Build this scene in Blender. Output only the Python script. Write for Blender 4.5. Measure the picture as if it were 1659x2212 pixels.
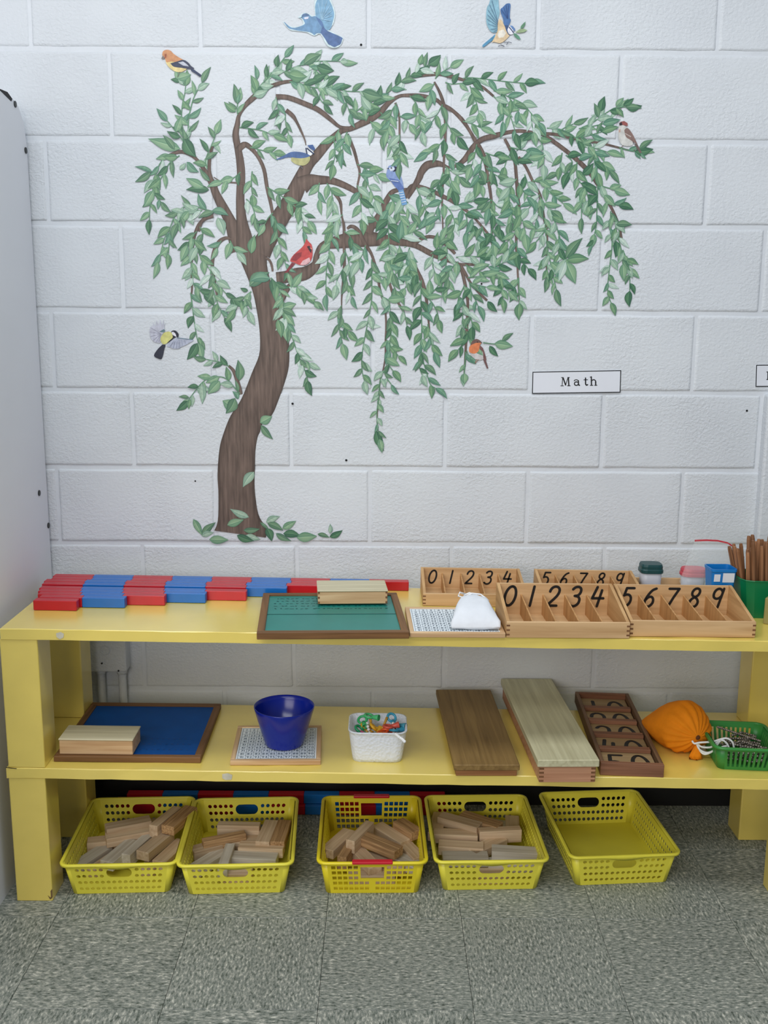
import bpy, bmesh, math, random
from mathutils import Vector, Matrix
random.seed(7)
S = bpy.context.scene
COL = S.collection
for o in list(bpy.data.objects):
    bpy.data.objects.remove(o)

# ------------------------------------------------------------------ camera
FOC, PITCH, ROLL, YAW = 2163.47, .1911, .0059, .0035
CAM = Vector((.8417, -2.5872, 1.329))
cp, sp = math.cos(PITCH), math.sin(PITCH)
FW = Vector((math.sin(YAW)*cp, math.cos(YAW)*cp, -sp))
RT0 = Vector((math.cos(YAW), -math.sin(YAW), 0))
UP0 = RT0.cross(FW)
RT = RT0*math.cos(ROLL) + UP0*math.sin(ROLL)
UP = -RT0*math.sin(ROLL) + UP0*math.cos(ROLL)
cd = bpy.data.cameras.new('camera')
cam = bpy.data.objects.new('camera', cd)
COL.objects.link(cam)
cam.matrix_world = Matrix(((RT.x, UP.x, -FW.x, CAM.x), (RT.y, UP.y, -FW.y, CAM.y), (RT.z, UP.z, -FW.z, CAM.z), (0, 0, 0, 1)))
cd.sensor_fit = 'VERTICAL'
cd.sensor_height = 24.0
cd.lens = FOC/2212*24.0
cd.clip_start = .05
S.camera = cam

# ------------------------------------------------------------------ world, lights, exposure
w = bpy.data.worlds.new('world')
S.world = w
w.use_nodes = True
w.node_tree.nodes['Background'].inputs[0].default_value = (.78, .87, 1.0, 1)
w.node_tree.nodes['Background'].inputs[1].default_value = .25


def area(name, loc, target, size, sy, power, color):
    l = bpy.data.lights.new(name, 'AREA')
    l.shape = 'RECTANGLE'
    l.size, l.size_y, l.energy, l.color = size, sy, power, color
    o = bpy.data.objects.new(name, l)
    COL.objects.link(o)
    o.location = loc
    o.rotation_euler = (Vector(target)-Vector(loc)).to_track_quat('-Z', 'Y').to_euler()
    return o


area('ceiling_lamp', (.85, -1.15, 2.75), (.85, -1.0, 0), 2.4, .6, 27, (.95, .98, 1.0))
area('ceiling_lamp', (.1, -2.9, 2.75), (.2, -2.5, 0), 2.4, .6, 37, (.95, .98, 1.0))
area('fill_light', (-.7, -4.8, 1.75), (.6, 0, .9), 3.0, 1.5, 68, (1.0, .93, .86))  # added warm fill behind the camera, brightens the wall under the boards
S.view_settings.view_transform = 'Standard'
S.view_settings.look = 'None'
S.view_settings.gamma = 1
S.view_settings.use_curve_mapping = False
S.view_settings.exposure = 0.0

# ------------------------------------------------------------------ helpers


def lin(c):
    r = []
    for v in c[:3]:
        v /= 255.
        r.append(v/12.92 if v <= .04045 else ((v+.055)/1.055)**2.4)
    return (r[0], r[1], r[2], 1)


def ray(x, y):
    return FW + RT*((x-829.5)/FOC) - UP*((y-1106)/FOC)


def W(x, y, Y=0.):            # point of the photograph on the plane y = Y (the wall)
    r = ray(x, y)
    return CAM + r*((Y-CAM.y)/r.y)


def F(x, y, Z=0.):            # on the horizontal plane z = Z (the floor)
    r = ray(x, y)
    return CAM + r*((Z-CAM.z)/r.z)


TOP0, TOPS, MID0, MIDS = .6577, .0122, .3308, .0118   # the two boards slope a little


def PLn(x, y, z0, s, dz=0.):
    r = ray(x, y)
    return CAM + r*((z0+dz-s*CAM.x-CAM.z)/(r.z+s*r.x))


def T(x, y, dz=0.):
    return PLn(x, y, TOP0, TOPS, dz)


def M(x, y, dz=0.):
    return PLn(x, y, MID0, MIDS, dz)


def ztop(x): return TOP0-TOPS*x
def zmid(x): return MID0-MIDS*x


def tilt(s, rz=0., extra=None):
    m = Matrix.Rotation(math.atan(s), 3, 'Y') @ Matrix.Rotation(rz, 3, 'Z')
    if extra:
        m = m @ extra
    return m.to_euler()


def mesh_of(name, bm, m, smooth=False):
    me = bpy.data.meshes.new(name)
    bm.to_mesh(me)
    bm.free()
    for mm in (m if isinstance(m, (list, tuple)) else [m]):
        me.materials.append(mm)
    if smooth:
        for p in me.polygons:
            p.use_smooth = True
    return me


def link(name, me, parent=None):
    o = bpy.data.objects.new(name, me)
    COL.objects.link(o)
    if parent:
        o.parent = parent
    return o


def obj(name, bm, m, parent=None, smooth=False):
    return link(name, mesh_of(name, bm, m, smooth), parent)


def tag(o, label=None, cat=None, group=None, kind=None):
    if label: o['label'] = label
    if cat: o['category'] = cat
    if group: o['group'] = group
    if kind: o['kind'] = kind
    return o


def thing(name, label, cat, loc=(0, 0, 0), rot=(0, 0, 0), group=None):
    o = bpy.data.objects.new(name, None)
    o.empty_display_size = .05
    COL.objects.link(o)
    o.location = loc
    o.rotation_euler = rot
    return tag(o, label, cat, group)


def copy_tree(o, parent=None):
    c = o.copy()
    COL.objects.link(c)
    if parent:
        c.parent = parent
    for ch in list(o.children):
        copy_tree(ch, c)
    return c


def bm_box(bm, x0, x1, y0, y1, z0, z1, bev=0., seg=1, mi=0):
    r = bmesh.ops.create_cube(bm, size=1)
    vs = r['verts']
    for v in vs:
        v.co = Vector(((x0+x1)/2+v.co.x*(x1-x0), (y0+y1)/2+v.co.y*(y1-y0), (z0+z1)/2+v.co.z*(z1-z0)))
    fs = set()
    for v in vs:
        fs.update(v.link_faces)
    for f in fs: f.material_index = mi
    if bev > 0:
        es = set()
        for v in vs:
            es.update(v.link_edges)
        r = bmesh.ops.bevel(bm, geom=list(es), offset=bev, segments=seg, affect='EDGES', profile=.5)
        for f in r['faces']: f.material_index = mi
    return bm


def box(x0, x1, y0, y1, z0, z1, bev=0., seg=1):
    return bm_box(bmesh.new(), x0, x1, y0, y1, z0, z1, bev, seg)


def bm_tube(bm, pts, r, n=8, closed=False, cap=True):
    pts = [Vector(p) for p in pts]
    N = len(pts)
    rs = r if isinstance(r, (list, tuple)) else [r]*N
    rings = []
    up = None
    for i, p in enumerate(pts):
        if closed:
            d = pts[(i+1) % N]-pts[i-1]
        else:
            d = pts[min(i+1, N-1)]-pts[max(i-1, 0)]
        d.normalize()
        if up is None:
            up = Vector((0, 0, 1)) if abs(d.z) < .9 else Vector((1, 0, 0))
        a = d.cross(up)
        if a.length < 1e-6:
            a = d.orthogonal()
        a.normalize()
        b = a.cross(d).normalized()
        up = b
        rings.append([bm.verts.new(p+(a*math.cos(2*math.pi*k/n)+b*math.sin(2*math.pi*k/n))*rs[i]) for k in range(n)])
    R = N if closed else N-1
    for i in range(R):
        A, B = rings[i], rings[(i+1) % N]
        for k in range(n):
            bm.faces.new((A[k], A[(k+1) % n], B[(k+1) % n], B[k]))
    if cap and not closed:
        bm.faces.new(rings[0][::-1])
        bm.faces.new(rings[-1])
    return bm


def tube(pts, r, n=8, closed=False):
    return bm_tube(bmesh.new(), pts, r, n, closed)


def bm_lathe(bm, prof, n=32, cx=0., cy=0.):
    rings = []
    for (r, z) in prof:
        if r < 1e-6:
            rings.append([bm.verts.new((cx, cy, z))])
        else:
            rings.append([bm.verts.new((cx+r*math.cos(2*math.pi*k/n), cy+r*math.sin(2*math.pi*k/n), z)) for k in range(n)])
    for i in range(len(rings)-1):
        A, B = rings[i], rings[i+1]
        for k in range(n):
            a, b = A[k % len(A)], A[(k+1) % len(A)]
            c, d = B[(k+1) % len(B)], B[k % len(B)]
            vs = []
            for v in (a, b, c, d):
                if v not in vs: vs.append(v)
            if len(vs) > 2:
                bm.faces.new(vs)
    return bm


def rrect(w, d, r, n=5):
    pts = []
    for (cx, cy, a0) in ((w/2-r, d/2-r, 0), (-w/2+r, d/2-r, 90), (-w/2+r, -d/2+r, 180), (w/2-r, -d/2+r, 270)):
        for k in range(n+1):
            a = math.radians(a0+90*k/n)
            pts.append((cx+r*math.cos(a), cy+r*math.sin(a)))
    return pts


def bm_loft(bm, loops, close_first=False, close_last=False):
    rings = [[bm.verts.new(p) for p in L] for L in loops]
    n = len(rings[0])
    for A, B in zip(rings, rings[1:]):
        for k in range(n):
            bm.faces.new((A[k], A[(k+1) % n], B[(k+1) % n], B[k]))
    if close_first: bm.faces.new(rings[0][::-1])
    if close_last: bm.faces.new(rings[-1])
    return bm


# ------------------------------------------------------------------ materials


def newmat(name):
    m = bpy.data.materials.new(name)
    m.use_nodes = True
    nt = m.node_tree
    return m, nt, nt.nodes['Principled BSDF'], nt.links


def mat(name, c, rough=.5, var=0., vscale=8., bump=0., bscale=60., spec=.5, metal=0., alpha=1., trans=0., sss=0., bdist=.002, coords='Object', detail=4):
    m, nt, b, L = newmat(name)
    b.inputs['Base Color'].default_value = lin(c)
    b.inputs['Roughness'].default_value = rough
    b.inputs['Specular IOR Level'].default_value = spec
    b.inputs['Metallic'].default_value = metal
    b.inputs['Alpha'].default_value = alpha
    b.inputs['Transmission Weight'].default_value = trans
    tc = nt.nodes.new('ShaderNodeTexCoord')
    if var > 0:
        n = nt.nodes.new('ShaderNodeTexNoise')
        n.inputs['Scale'].default_value = vscale
        n.inputs['Detail'].default_value = 5
        L.new(tc.outputs[coords], n.inputs['Vector'])
        r = nt.nodes.new('ShaderNodeMapRange')
        r.inputs['From Min'].default_value, r.inputs['From Max'].default_value = .3, .7
        r.inputs['To Min'].default_value, r.inputs['To Max'].default_value = 1-var, 1+var
        L.new(n.outputs['Fac'], r.inputs['Value'])
        x = nt.nodes.new('ShaderNodeMix')
        x.data_type = 'RGBA'
        x.blend_type = 'MULTIPLY'
        x.inputs['Factor'].default_value = 1
        x.inputs['A'].default_value = lin(c)
        L.new(r.outputs['Result'], x.inputs['B'])
        L.new(x.outputs['Result'], b.inputs['Base Color'])
    if bump > 0:
        n = nt.nodes.new('ShaderNodeTexNoise')
        n.inputs['Scale'].default_value = bscale
        n.inputs['Detail'].default_value = detail
        L.new(tc.outputs[coords], n.inputs['Vector'])
        bp = nt.nodes.new('ShaderNodeBump')
        bp.inputs['Strength'].default_value = bump
        bp.inputs['Distance'].default_value = bdist
        L.new(n.outputs['Fac'], bp.inputs['Height'])
        L.new(bp.outputs['Normal'], b.inputs['Normal'])
    return m


def wood(name, c1, c2, axis='X', scale=1., rough=.55, spec=.3, rand=.0):
    m, nt, b, L = newmat(name)
    tc = nt.nodes.new('ShaderNodeTexCoord')
    oi = nt.nodes.new('ShaderNodeObjectInfo')
    add = nt.nodes.new('ShaderNodeVectorMath')
    add.operation = 'ADD'
    L.new(tc.outputs['Object'], add.inputs[0])
    ml = nt.nodes.new('ShaderNodeMath')
    ml.operation = 'MULTIPLY'
    ml.inputs[1].default_value = 7.
    L.new(oi.outputs['Random'], ml.inputs[0])
    L.new(ml.outputs[0], add.inputs[1])
    mp = nt.nodes.new('ShaderNodeMapping')
    s = {'X': (4, 90, 90), 'Y': (90, 4, 90), 'Z': (90, 90, 4)}[axis]
    mp.inputs['Scale'].default_value = tuple(v*scale for v in s)
    L.new(add.outputs[0], mp.inputs['Vector'])
    n = nt.nodes.new('ShaderNodeTexNoise')
    n.inputs['Scale'].default_value = 1
    n.inputs['Detail'].default_value = 6
    n.inputs['Distortion'].default_value = .6
    L.new(mp.outputs[0], n.inputs['Vector'])
    cr = nt.nodes.new('ShaderNodeValToRGB')
    cr.color_ramp.elements[0].position = .3
    cr.color_ramp.elements[1].position = .72
    cr.color_ramp.elements[0].color = lin(c2)
    cr.color_ramp.elements[1].color = lin(c1)
    L.new(n.outputs['Fac'], cr.inputs[0])
    out = cr.outputs[0]
    if rand > 0:
        r = nt.nodes.new('ShaderNodeMapRange')
        r.inputs['To Min'].default_value, r.inputs['To Max'].default_value = 1-rand, 1+rand
        L.new(oi.outputs['Random'], r.inputs['Value'])
        x = nt.nodes.new('ShaderNodeMix')
        x.data_type = 'RGBA'
        x.blend_type = 'MULTIPLY'
        x.inputs['Factor'].default_value = 1
        L.new(out, x.inputs['A'])
        L.new(r.outputs['Result'], x.inputs['B'])
        out = x.outputs['Result']
    L.new(out, b.inputs['Base Color'])
    b.inputs['Roughness'].default_value = rough
    b.inputs['Specular IOR Level'].default_value = spec
    bp = nt.nodes.new('ShaderNodeBump')
    bp.inputs['Strength'].default_value = .15
    bp.inputs['Distance'].default_value = .001
    L.new(n.outputs['Fac'], bp.inputs['Height'])
    L.new(bp.outputs['Normal'], b.inputs['Normal'])
    return m


def wall_mat():
    m, nt, b, L = newmat('painted_block')
    tc = nt.nodes.new('ShaderNodeTexCoord')
    b.inputs['Roughness'].default_value = .5
    b.inputs['Specular IOR Level'].default_value = .35
    n0 = nt.nodes.new('ShaderNodeTexNoise')
    n0.inputs['Scale'].default_value = 3
    n0.inputs['Detail'].default_value = 4
    L.new(tc.outputs['Object'], n0.inputs['Vector'])
    cr = nt.nodes.new('ShaderNodeValToRGB')
    cr.color_ramp.elements[0].position = .3
    cr.color_ramp.elements[1].position = .7
    cr.color_ramp.elements[0].color = lin((209, 214, 220))
    cr.color_ramp.elements[1].color = lin((219, 224, 229))
    L.new(n0.outputs['Fac'], cr.inputs[0])
    L.new(cr.outputs[0], b.inputs['Base Color'])
    mp = nt.nodes.new('ShaderNodeMapping')
    mp.inputs['Scale'].default_value = (1, 1, 1.25)
    L.new(tc.outputs['Object'], mp.inputs['Vector'])
    n1 = nt.nodes.new('ShaderNodeTexNoise')
    n1.inputs['Scale'].default_value = 120
    n1.inputs['Detail'].default_value = 5
    n1.inputs['Roughness'].default_value = .55
    n1.inputs['Distortion'].default_value = .4
    L.new(mp.outputs[0], n1.inputs['Vector'])
    n2 = nt.nodes.new('ShaderNodeTexNoise')
    n2.inputs['Scale'].default_value = 5
    n2.inputs['Detail'].default_value = 3
    L.new(tc.outputs['Object'], n2.inputs['Vector'])
    mr = nt.nodes.new('ShaderNodeMapRange')
    mr.inputs['From Min'].default_value, mr.inputs['From Max'].default_value = .35, .65
    mr.inputs['To Min'].default_value, mr.inputs['To Max'].default_value = .35, 1
    L.new(n2.outputs['Fac'], mr.inputs['Value'])
    bp = nt.nodes.new('ShaderNodeBump')
    bp.inputs['Distance'].default_value = .004
    bp.inputs['Strength'].default_value = .75
    ml = nt.nodes.new('ShaderNodeMath')
    ml.operation = 'MULTIPLY'
    L.new(n1.outputs['Fac'], ml.inputs[0])
    L.new(mr.outputs[0], ml.inputs[1])
    L.new(ml.outputs[0], bp.inputs['Height'])
    L.new(bp.outputs['Normal'], b.inputs['Normal'])
    return m


def tile_mat():
    m, nt, b, L = newmat('vinyl_tile')
    tc = nt.nodes.new('ShaderNodeTexCoord')
    oi = nt.nodes.new('ShaderNodeObjectInfo')
    ml = nt.nodes.new('ShaderNodeMath')
    ml.operation = 'MULTIPLY'
    ml.inputs[1].default_value = 13.
    L.new(oi.outputs['Random'], ml.inputs[0])
    add = nt.nodes.new('ShaderNodeVectorMath')
    L.new(tc.outputs['Object'], add.inputs[0])
    L.new(ml.outputs[0], add.inputs[1])
    mp = nt.nodes.new('ShaderNodeMapping')
    mp.inputs['Scale'].default_value = (88, 205, 60)
    L.new(add.outputs[0], mp.inputs['Vector'])
    n = nt.nodes.new('ShaderNodeTexNoise')
    n.inputs['Scale'].default_value = 1
    n.inputs['Detail'].default_value = 4
    n.inputs['Roughness'].default_value = .65
    n.inputs['Distortion'].default_value = .25
    L.new(mp.outputs[0], n.inputs['Vector'])
    cr = nt.nodes.new('ShaderNodeValToRGB')
    e = cr.color_ramp.elements
    e[0].position, e[0].color = .34, lin((74, 82, 74))
    e[1].position, e[1].color = .66, lin((204, 204, 192))
    for p, c in ((.43, (118, 125, 118)), (.53, (143, 147, 139)), (.6, (167, 168, 158))):
        x = e.new(p)
        x.color = lin(c)
    L.new(n.outputs['Fac'], cr.inputs[0])
    n2 = nt.nodes.new('ShaderNodeTexNoise')
    n2.inputs['Scale'].default_value = 4
    L.new(tc.outputs['Object'], n2.inputs['Vector'])
    r = nt.nodes.new('ShaderNodeMapRange')
    r.inputs['To Min'].default_value, r.inputs['To Max'].default_value = .85, 1.12
    L.new(n2.outputs['Fac'], r.inputs['Value'])
    x = nt.nodes.new('ShaderNodeMix')
    x.data_type = 'RGBA'
    x.blend_type = 'MULTIPLY'
    x.inputs['Factor'].default_value = 1
    L.new(cr.outputs[0], x.inputs['A'])
    L.new(r.outputs['Result'], x.inputs['B'])
    L.new(x.outputs['Result'], b.inputs['Base Color'])
    b.inputs['Roughness'].default_value = .45
    b.inputs['Specular IOR Level'].default_value = .3
    return m


def print_mat(name, rough=.45, streak=None, noise=.12):
    """printed vinyl: the ink colour is the mesh colour 'ink'"""
    m, nt, b, L = newmat(name)
    at = nt.nodes.new('ShaderNodeAttribute')
    at.attribute_name = 'ink'
    tc = nt.nodes.new('ShaderNodeTexCoord')
    mp = nt.nodes.new('ShaderNodeMapping')
    mp.inputs['Scale'].default_value = streak or (160, 160, 160)
    L.new(tc.outputs['Object'], mp.inputs['Vector'])
    n = nt.nodes.new('ShaderNodeTexNoise')
    n.inputs['Scale'].default_value = 1
    n.inputs['Detail'].default_value = 5
    L.new(mp.outputs[0], n.inputs['Vector'])
    r = nt.nodes.new('ShaderNodeMapRange')
    r.inputs['From Min'].default_value, r.inputs['From Max'].default_value = .3, .7
    r.inputs['To Min'].default_value, r.inputs['To Max'].default_value = 1-noise, 1+noise
    L.new(n.outputs['Fac'], r.inputs['Value'])
    x = nt.nodes.new('ShaderNodeMix')
    x.data_type = 'RGBA'
    x.blend_type = 'MULTIPLY'
    x.inputs['Factor'].default_value = 1
    L.new(at.outputs['Color'], x.inputs['A'])
    L.new(r.outputs['Result'], x.inputs['B'])
    L.new(x.outputs['Result'], b.inputs['Base Color'])
    b.inputs['Roughness'].default_value = rough
    b.inputs['Specular IOR Level'].default_value = .35
    return m


M_WALL = wall_mat()
M_MORTAR = mat('painted_mortar', (215, 220, 226), .55, var=.03, vscale=20, bump=.3, bscale=120)
M_TILE = tile_mat()
M_GROUT = mat('tile_joint', (52, 58, 56), .8, var=.1)
M_BASE = mat('black_vinyl_base', (14, 14, 15), .5, var=.15, vscale=12)
M_YEL = mat('yellow_paint', (236, 212, 104), .28, var=.05, vscale=9, bump=.10, bscale=220, spec=.75, bdist=.001)
M_YEL.node_tree.nodes['Principled BSDF'].inputs['Coat Weight'].default_value = .8
M_YEL.node_tree.nodes['Principled BSDF'].inputs['Coat Roughness'].default_value = .22
M_CHIP = mat('worn_paint', (205, 200, 180), .7, var=.12, vscale=80)
M_SCUFF = mat('scuffed_wood', (120, 96, 60), .8, var=.2, vscale=60)
M_PANEL = mat('white_laminate', (224, 226, 232), .45, var=.02, vscale=4)
M_SCREW = mat('black_screw', (22, 26, 26), .45, var=.2, vscale=50)
M_DARKGAP = mat('dark_edge', (12, 12, 16), .7, var=.1)
M_RED = mat('red_gloss_paint', (186, 14, 34), .3, var=.05, vscale=30, spec=.55)
M_BLUE = mat('blue_gloss_paint', (0, 102, 184), .3, var=.05, vscale=30, spec=.55)
M_FRAMEW = wood('brown_frame_wood', (136, 98, 60), (94, 64, 38), 'X')
M_FRAMEWY = wood('brown_frame_wood_side', (136, 98, 60), (94, 64, 38), 'Y')
M_TEAL = mat('green_board', (24, 126, 116), .38, var=.06, vscale=20)
M_TEALINK = mat('dark_green_ink', (6, 66, 66), .5, var=.05)
M_NAVY = mat('blue_board', (2, 74, 146), .6, var=.08, vscale=20, spec=.2)
M_NAVYINK = mat('dark_blue_ink', (2, 50, 108), .5, var=.05)
M_LIGHTW = wood('pale_wood', (222, 190, 148), (188, 148, 106), 'X')
M_LIGHTWY = wood('pale_wood_deep', (222, 190, 148), (188, 148, 106), 'Y')
M_PALELID = wood('whitewood_lid', (214, 206, 176), (188, 178, 146), 'X', rough=.5)
M_SPIN = wood('beech', (220, 184, 138), (188, 148, 102), 'X', .7)
M_SPINY = wood('beech_deep', (212, 172, 120), (180, 138, 90), 'Y', .7)
M_SPINI = wood('beech_inner', (206, 158, 104), (172, 126, 76), 'Z', .7)
M_JOINT = mat('end_grain', (120, 80, 48), .7, var=.2, vscale=90)
M_INK = mat('black_numeral', (16, 18, 20), .5, var=.1)
M_PAPER = mat('white_card', (226, 230, 238), .5, var=.02)
M_GRIDP = mat('hundred_sheet', (230, 240, 246), .4, var=.02)
M_GRIDI = mat('grid_ink', (52, 74, 92), .5, var=.05)
M_CLOTHW = mat('white_cotton', (226, 230, 236), .85, var=.04, vscale=30, bump=.5, bscale=90, spec=.1)
M_CORD = mat('white_cord', (232, 234, 236), .7, var=.04, vscale=200)
M_BOWL = mat('cobalt_plastic', (8, 34, 148), .22, var=.05, vscale=10)
M_WHITEB = mat('white_woven_plastic', (226, 228, 230), .5, var=.03, vscale=40)
M_BROWNBOX = wood('brown_wood_box', (146, 118, 70), (114, 88, 48), 'Y')
M_BROWNBOXX = wood('brown_wood_box_end', (176, 124, 78), (130, 84, 48), 'X')
M_OLIVEBOX = wood('greenish_wood_lid', (208, 204, 170), (178, 172, 138), 'Y', rough=.4)
M_PINKW = wood('pink_beech', (208, 158, 124), (170, 120, 90), 'X')
M_SEG = wood('dark_beech', (152, 106, 80), (112, 74, 52), 'X')
M_SEGY = wood('dark_beech_deep', (128, 98, 72), (92, 66, 46), 'Y')
M_SEGP = wood('number_panel', (176, 150, 112), (150, 124, 88), 'X')
M_ORANGE = mat('orange_cotton', (236, 138, 24), .8, var=.12, vscale=18, bump=.35, bscale=160, spec=.15)
M_GREENB = mat('green_basket_plastic', (56, 140, 64), .4, var=.05)
M_BEAD = mat('dark_metal_bead', (150, 144, 138), .25, metal=.7, var=.5, vscale=120)
M_BYEL = mat('yellow_basket_plastic', (236, 226, 74), .38, var=.04, vscale=12)
M_BYEL2 = mat('deep_yellow_basket_plastic', (236, 216, 40), .36, var=.04, vscale=12)
M_GRIP = mat('red_grip', (200, 26, 48), .4, var=.06)
M_BLOCK = wood('raw_pine', (226, 204, 174), (192, 162, 130), 'X', rough=.8, spec=.1, rand=.16)
M_BLOCK2 = wood('grey_pine', (222, 216, 204), (190, 178, 160), 'X', rough=.8, spec=.1, rand=.1)
M_BLOCK3 = wood('grooved_pine', (212, 174, 128), (140, 106, 74), 'X', 2.2, rough=.8, spec=.1, rand=.1)
M_STICK = wood('cinnamon_stick_wood', (164, 116, 80), (120, 82, 54), 'Z', 1.5, rand=.25)
M_BIN = mat('green_bin_plastic', (4, 120, 72), .35, var=.04)
M_BINRIM = mat('pale_green_edge', (190, 224, 200), .5, var=.05)
M_LIDG = mat('dark_green_lid', (18, 66, 68), .4, var=.06)
M_LIDR = mat('red_lid', (196, 48, 66), .4, var=.06)
M_TUB = mat('frosted_tub', (226, 228, 236), .35, var=.03, trans=.35)
M_BLUEP = mat('sky_blue_plastic', (18, 120, 196), .35, var=.05)
M_FILM = mat('clear_film', (236, 244, 246), .12, alpha=.16, var=.02)
M_ZIP = mat('red_zip', (196, 46, 58), .4, var=.06)
M_OLIVE = mat('olive_box', (150, 140, 84), .7, var=.08, vscale=30)
M_LEAF = print_mat('leaf_print', .42, None, .14)
M_BARK = print_mat('bark_print', .5, (150, 1, 14), .38)
M_BIRD = print_mat('bird_print', .45, (90, 1, 90), .2)
M_HOLE = mat('nail_hole', (20, 20, 22), .9, var=.2)


def flat(c, rough=.4, name=None):
    return mat(name or 'plastic', c, rough, var=.05, vscale=30)


# ------------------------------------------------------------------ floor of vinyl tiles
TX0, TY0, TS = .1143, -.543, .3048
fl = obj('floor', box(-1.2, 2.9, -3.2, .15, -.03, -.0035), M_GROUT)
tag(fl, kind='structure')
tme = None
for i in range(-3, 8):
    for j in range(-2, 7):
        if tme is None:
            b = box(-TS/2+.0004, TS/2-.0004, -TS/2+.0004, TS/2-.0004, -.0035, 0, .0006)
            tme = mesh_of('tile', b, M_TILE)
        t = link('tile', tme, fl)
        y = TY0-(j+.5)*TS
        t.location = (TX0+(i+.5)*TS, y, random.uniform(-.0002, 0))
        t.rotation_euler = (0, 0, (math.pi/2 if (i+j) % 2 else 0)+random.choice((0, math.pi)))

# ------------------------------------------------------------------ block wall
wallo = obj('wall_back', box(-1.3, 3.1, .0026, .2, -.02, 2.6), M_MORTAR)
tag(wallo, kind='structure')
RZ = [2.38, 2.172, 1.9635, 1.7585, 1.5568, 1.3452, 1.1445, .9438, .7415, .539, .3364, .134, -.07]
JX = {1: ([64, 432, 797, 1163, 1553], 50), 2: ([238, 600, 970, 1340], 200), 3: ([101, 464, 830, 1170, 1528], 400), 4: ([263, 612, 960, 1300], 575),
      5: ([114, 460, 806, 1147, 1500], 757), 6: ([287, 629, 962, 1302], 930), 7: ([126, 465, 799, 1139, 1472], 1095), 8: ([308, 641, 975, 1305], 1215),
      10: ([145, 484, 806, 1122, 1449], 1440)}
MW = .0058
random.seed(3)


def block_bm(x0, x1, z0, z1):
    """painted block: front face is a small grid, edges rounded over and a little uneven"""
    bm = bmesh.new()
    nx, nz = 7, 4
    dep = random.uniform(-.0007, .0007)
    xs = [x0, x0+.0025, x0+.007]+[x0+(x1-x0)*k/(nx-1) for k in range(1, nx-1)]+[x1-.007, x1-.0025, x1]
    zs = [z0, z0+.0025, z0+.007]+[z0+(z1-z0)*k/(nz-1) for k in range(1, nz-1)]+[z1-.007, z1-.0025, z1]
    g = []
    for i, x in enumerate(xs):
        row = []
        for j, z in enumerate(zs):
            ed = i in (0, len(xs)-1) or j in (0, len(zs)-1)
            y = .0028 if ed else dep+random.uniform(-.0003, .0003)
            near = (i in (1, len(xs)-2)) or (j in (1, len(zs)-2))
            xx, zz = x, z
            if ed or near:
                if j != 2 and j != len(zs)-3 and 1 < i < len(xs)-2: zz += random.uniform(-.0012, .0012)*(1.2 if ed else 1)
                if 1 < j < len(zs)-2: xx += random.uniform(-.0012, .0012)
            row.append(bm.verts.new((xx, y, zz)))
        g.append(row)
    for i in range(len(xs)-1):
        for j in range(len(zs)-1):
            bm.faces.new((g[i][j], g[i+1][j], g[i+1][j+1], g[i][j+1]))
    bmesh.ops.recalc_face_normals(bm, faces=bm.faces)
    if bm.faces[0].normal.y > 0:
        bmesh.ops.reverse_faces(bm, faces=bm.faces)
    return bm


for r in range(12):
    z1, z0 = RZ[r], RZ[r+1]
    z0 = max(z0, 0)
    if r in JX:
        px, py = JX[r]
        xs = [W(x, py).x for x in px]
    else:
        xs = [k*.4064+(.2032 if r in (9, 11) else 0) for k in range(0, 5)]
    stepx = .4064
    xs = [xs[0]-3*stepx, xs[0]-2*stepx, xs[0]-stepx]+xs
    while xs[-1] < 2.7:
        xs.append(xs[-1]+stepx)
    for a, b in zip(xs, xs[1:]):
        o = obj('block', block_bm(a+.0042, b-.0042, z0+MW*.9, z1-MW), M_WALL, wallo, smooth=True)
bb = obj('baseboard_back', box(-1.2, 3, -.006, .004, 0, .095, .002), M_BASE)
tag(bb, kind='structure')
# small holes and a peg mark in the paint
for (x, y, r) in ((780, 97, .0028), (1613, 887, .0028), (748, 994, .003), (422, 1039, .0022), (1318, 1508, .005), (1040, 613, .0024), (632, 872, .003)):
    p = W(x, y)
    bm = bmesh.new()
    bmesh.ops.create_circle(bm, cap_ends=True, segments=10, radius=r)
    h = obj('nail_hole', bm, M_HOLE, wallo)
    h.location = (p.x, -.0016, p.z)
    h.rotation_euler = (math.pi/2, 0, 0)
# blockwork pier at the right edge
px0 = W(1646, 1000, -.02).x
pz = W(1650, 852, -.02).z
bm = bmesh.new()
bm_box(bm, px0, px0+.5, -.03, .01, 0, pz, .006, 2)
pr = obj('trim_1', bm, M_WALL)
tag(pr, 'low painted pier projecting from the wall at the right edge', kind='structure')

# ------------------------------------------------------------------ conduit box under the top board
cb = thing('junction_box', 'white painted junction box with two conduits under the shelf', 'junction box', (0.1, 0, .45))
x1 = W(272, 1420, -.045).x
zb = W(240, 1452, -.045).z
bm = bmesh.new()
bm_box(bm, x1-.14-.1, x1-.1, -.045, .004, zb-.45, zb+.20-.45, .004, 2)
obj('cover', bm, M_WALL, cb)
bm = bmesh.new()
p = W(227, 1404, -.047)
bm_tube(bm, [(p.x-.1+.0125*math.cos(a*math.pi/8), -.0462, p.z-.45+.0125*math.sin(a*math.pi/8)) for a in range(16)], .0014, 6, closed=True)
obj('knockout', bm, M_WALL, cb, True)
for x in (217, 263):
    p = W(x, 1480, -.03)
    bm = tube([(p.x-.1, -.02, zb-.45+.002), (p.x-.1, -.02, .097-.45)], .0105, 14)
    bm_tube(bm, [(p.x-.1, -.02, zb-.45), (p.x-.1, -.02, zb-.45-.012)], .0135, 14)
    obj('pipe', bm, M_WALL, cb, True)
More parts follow.
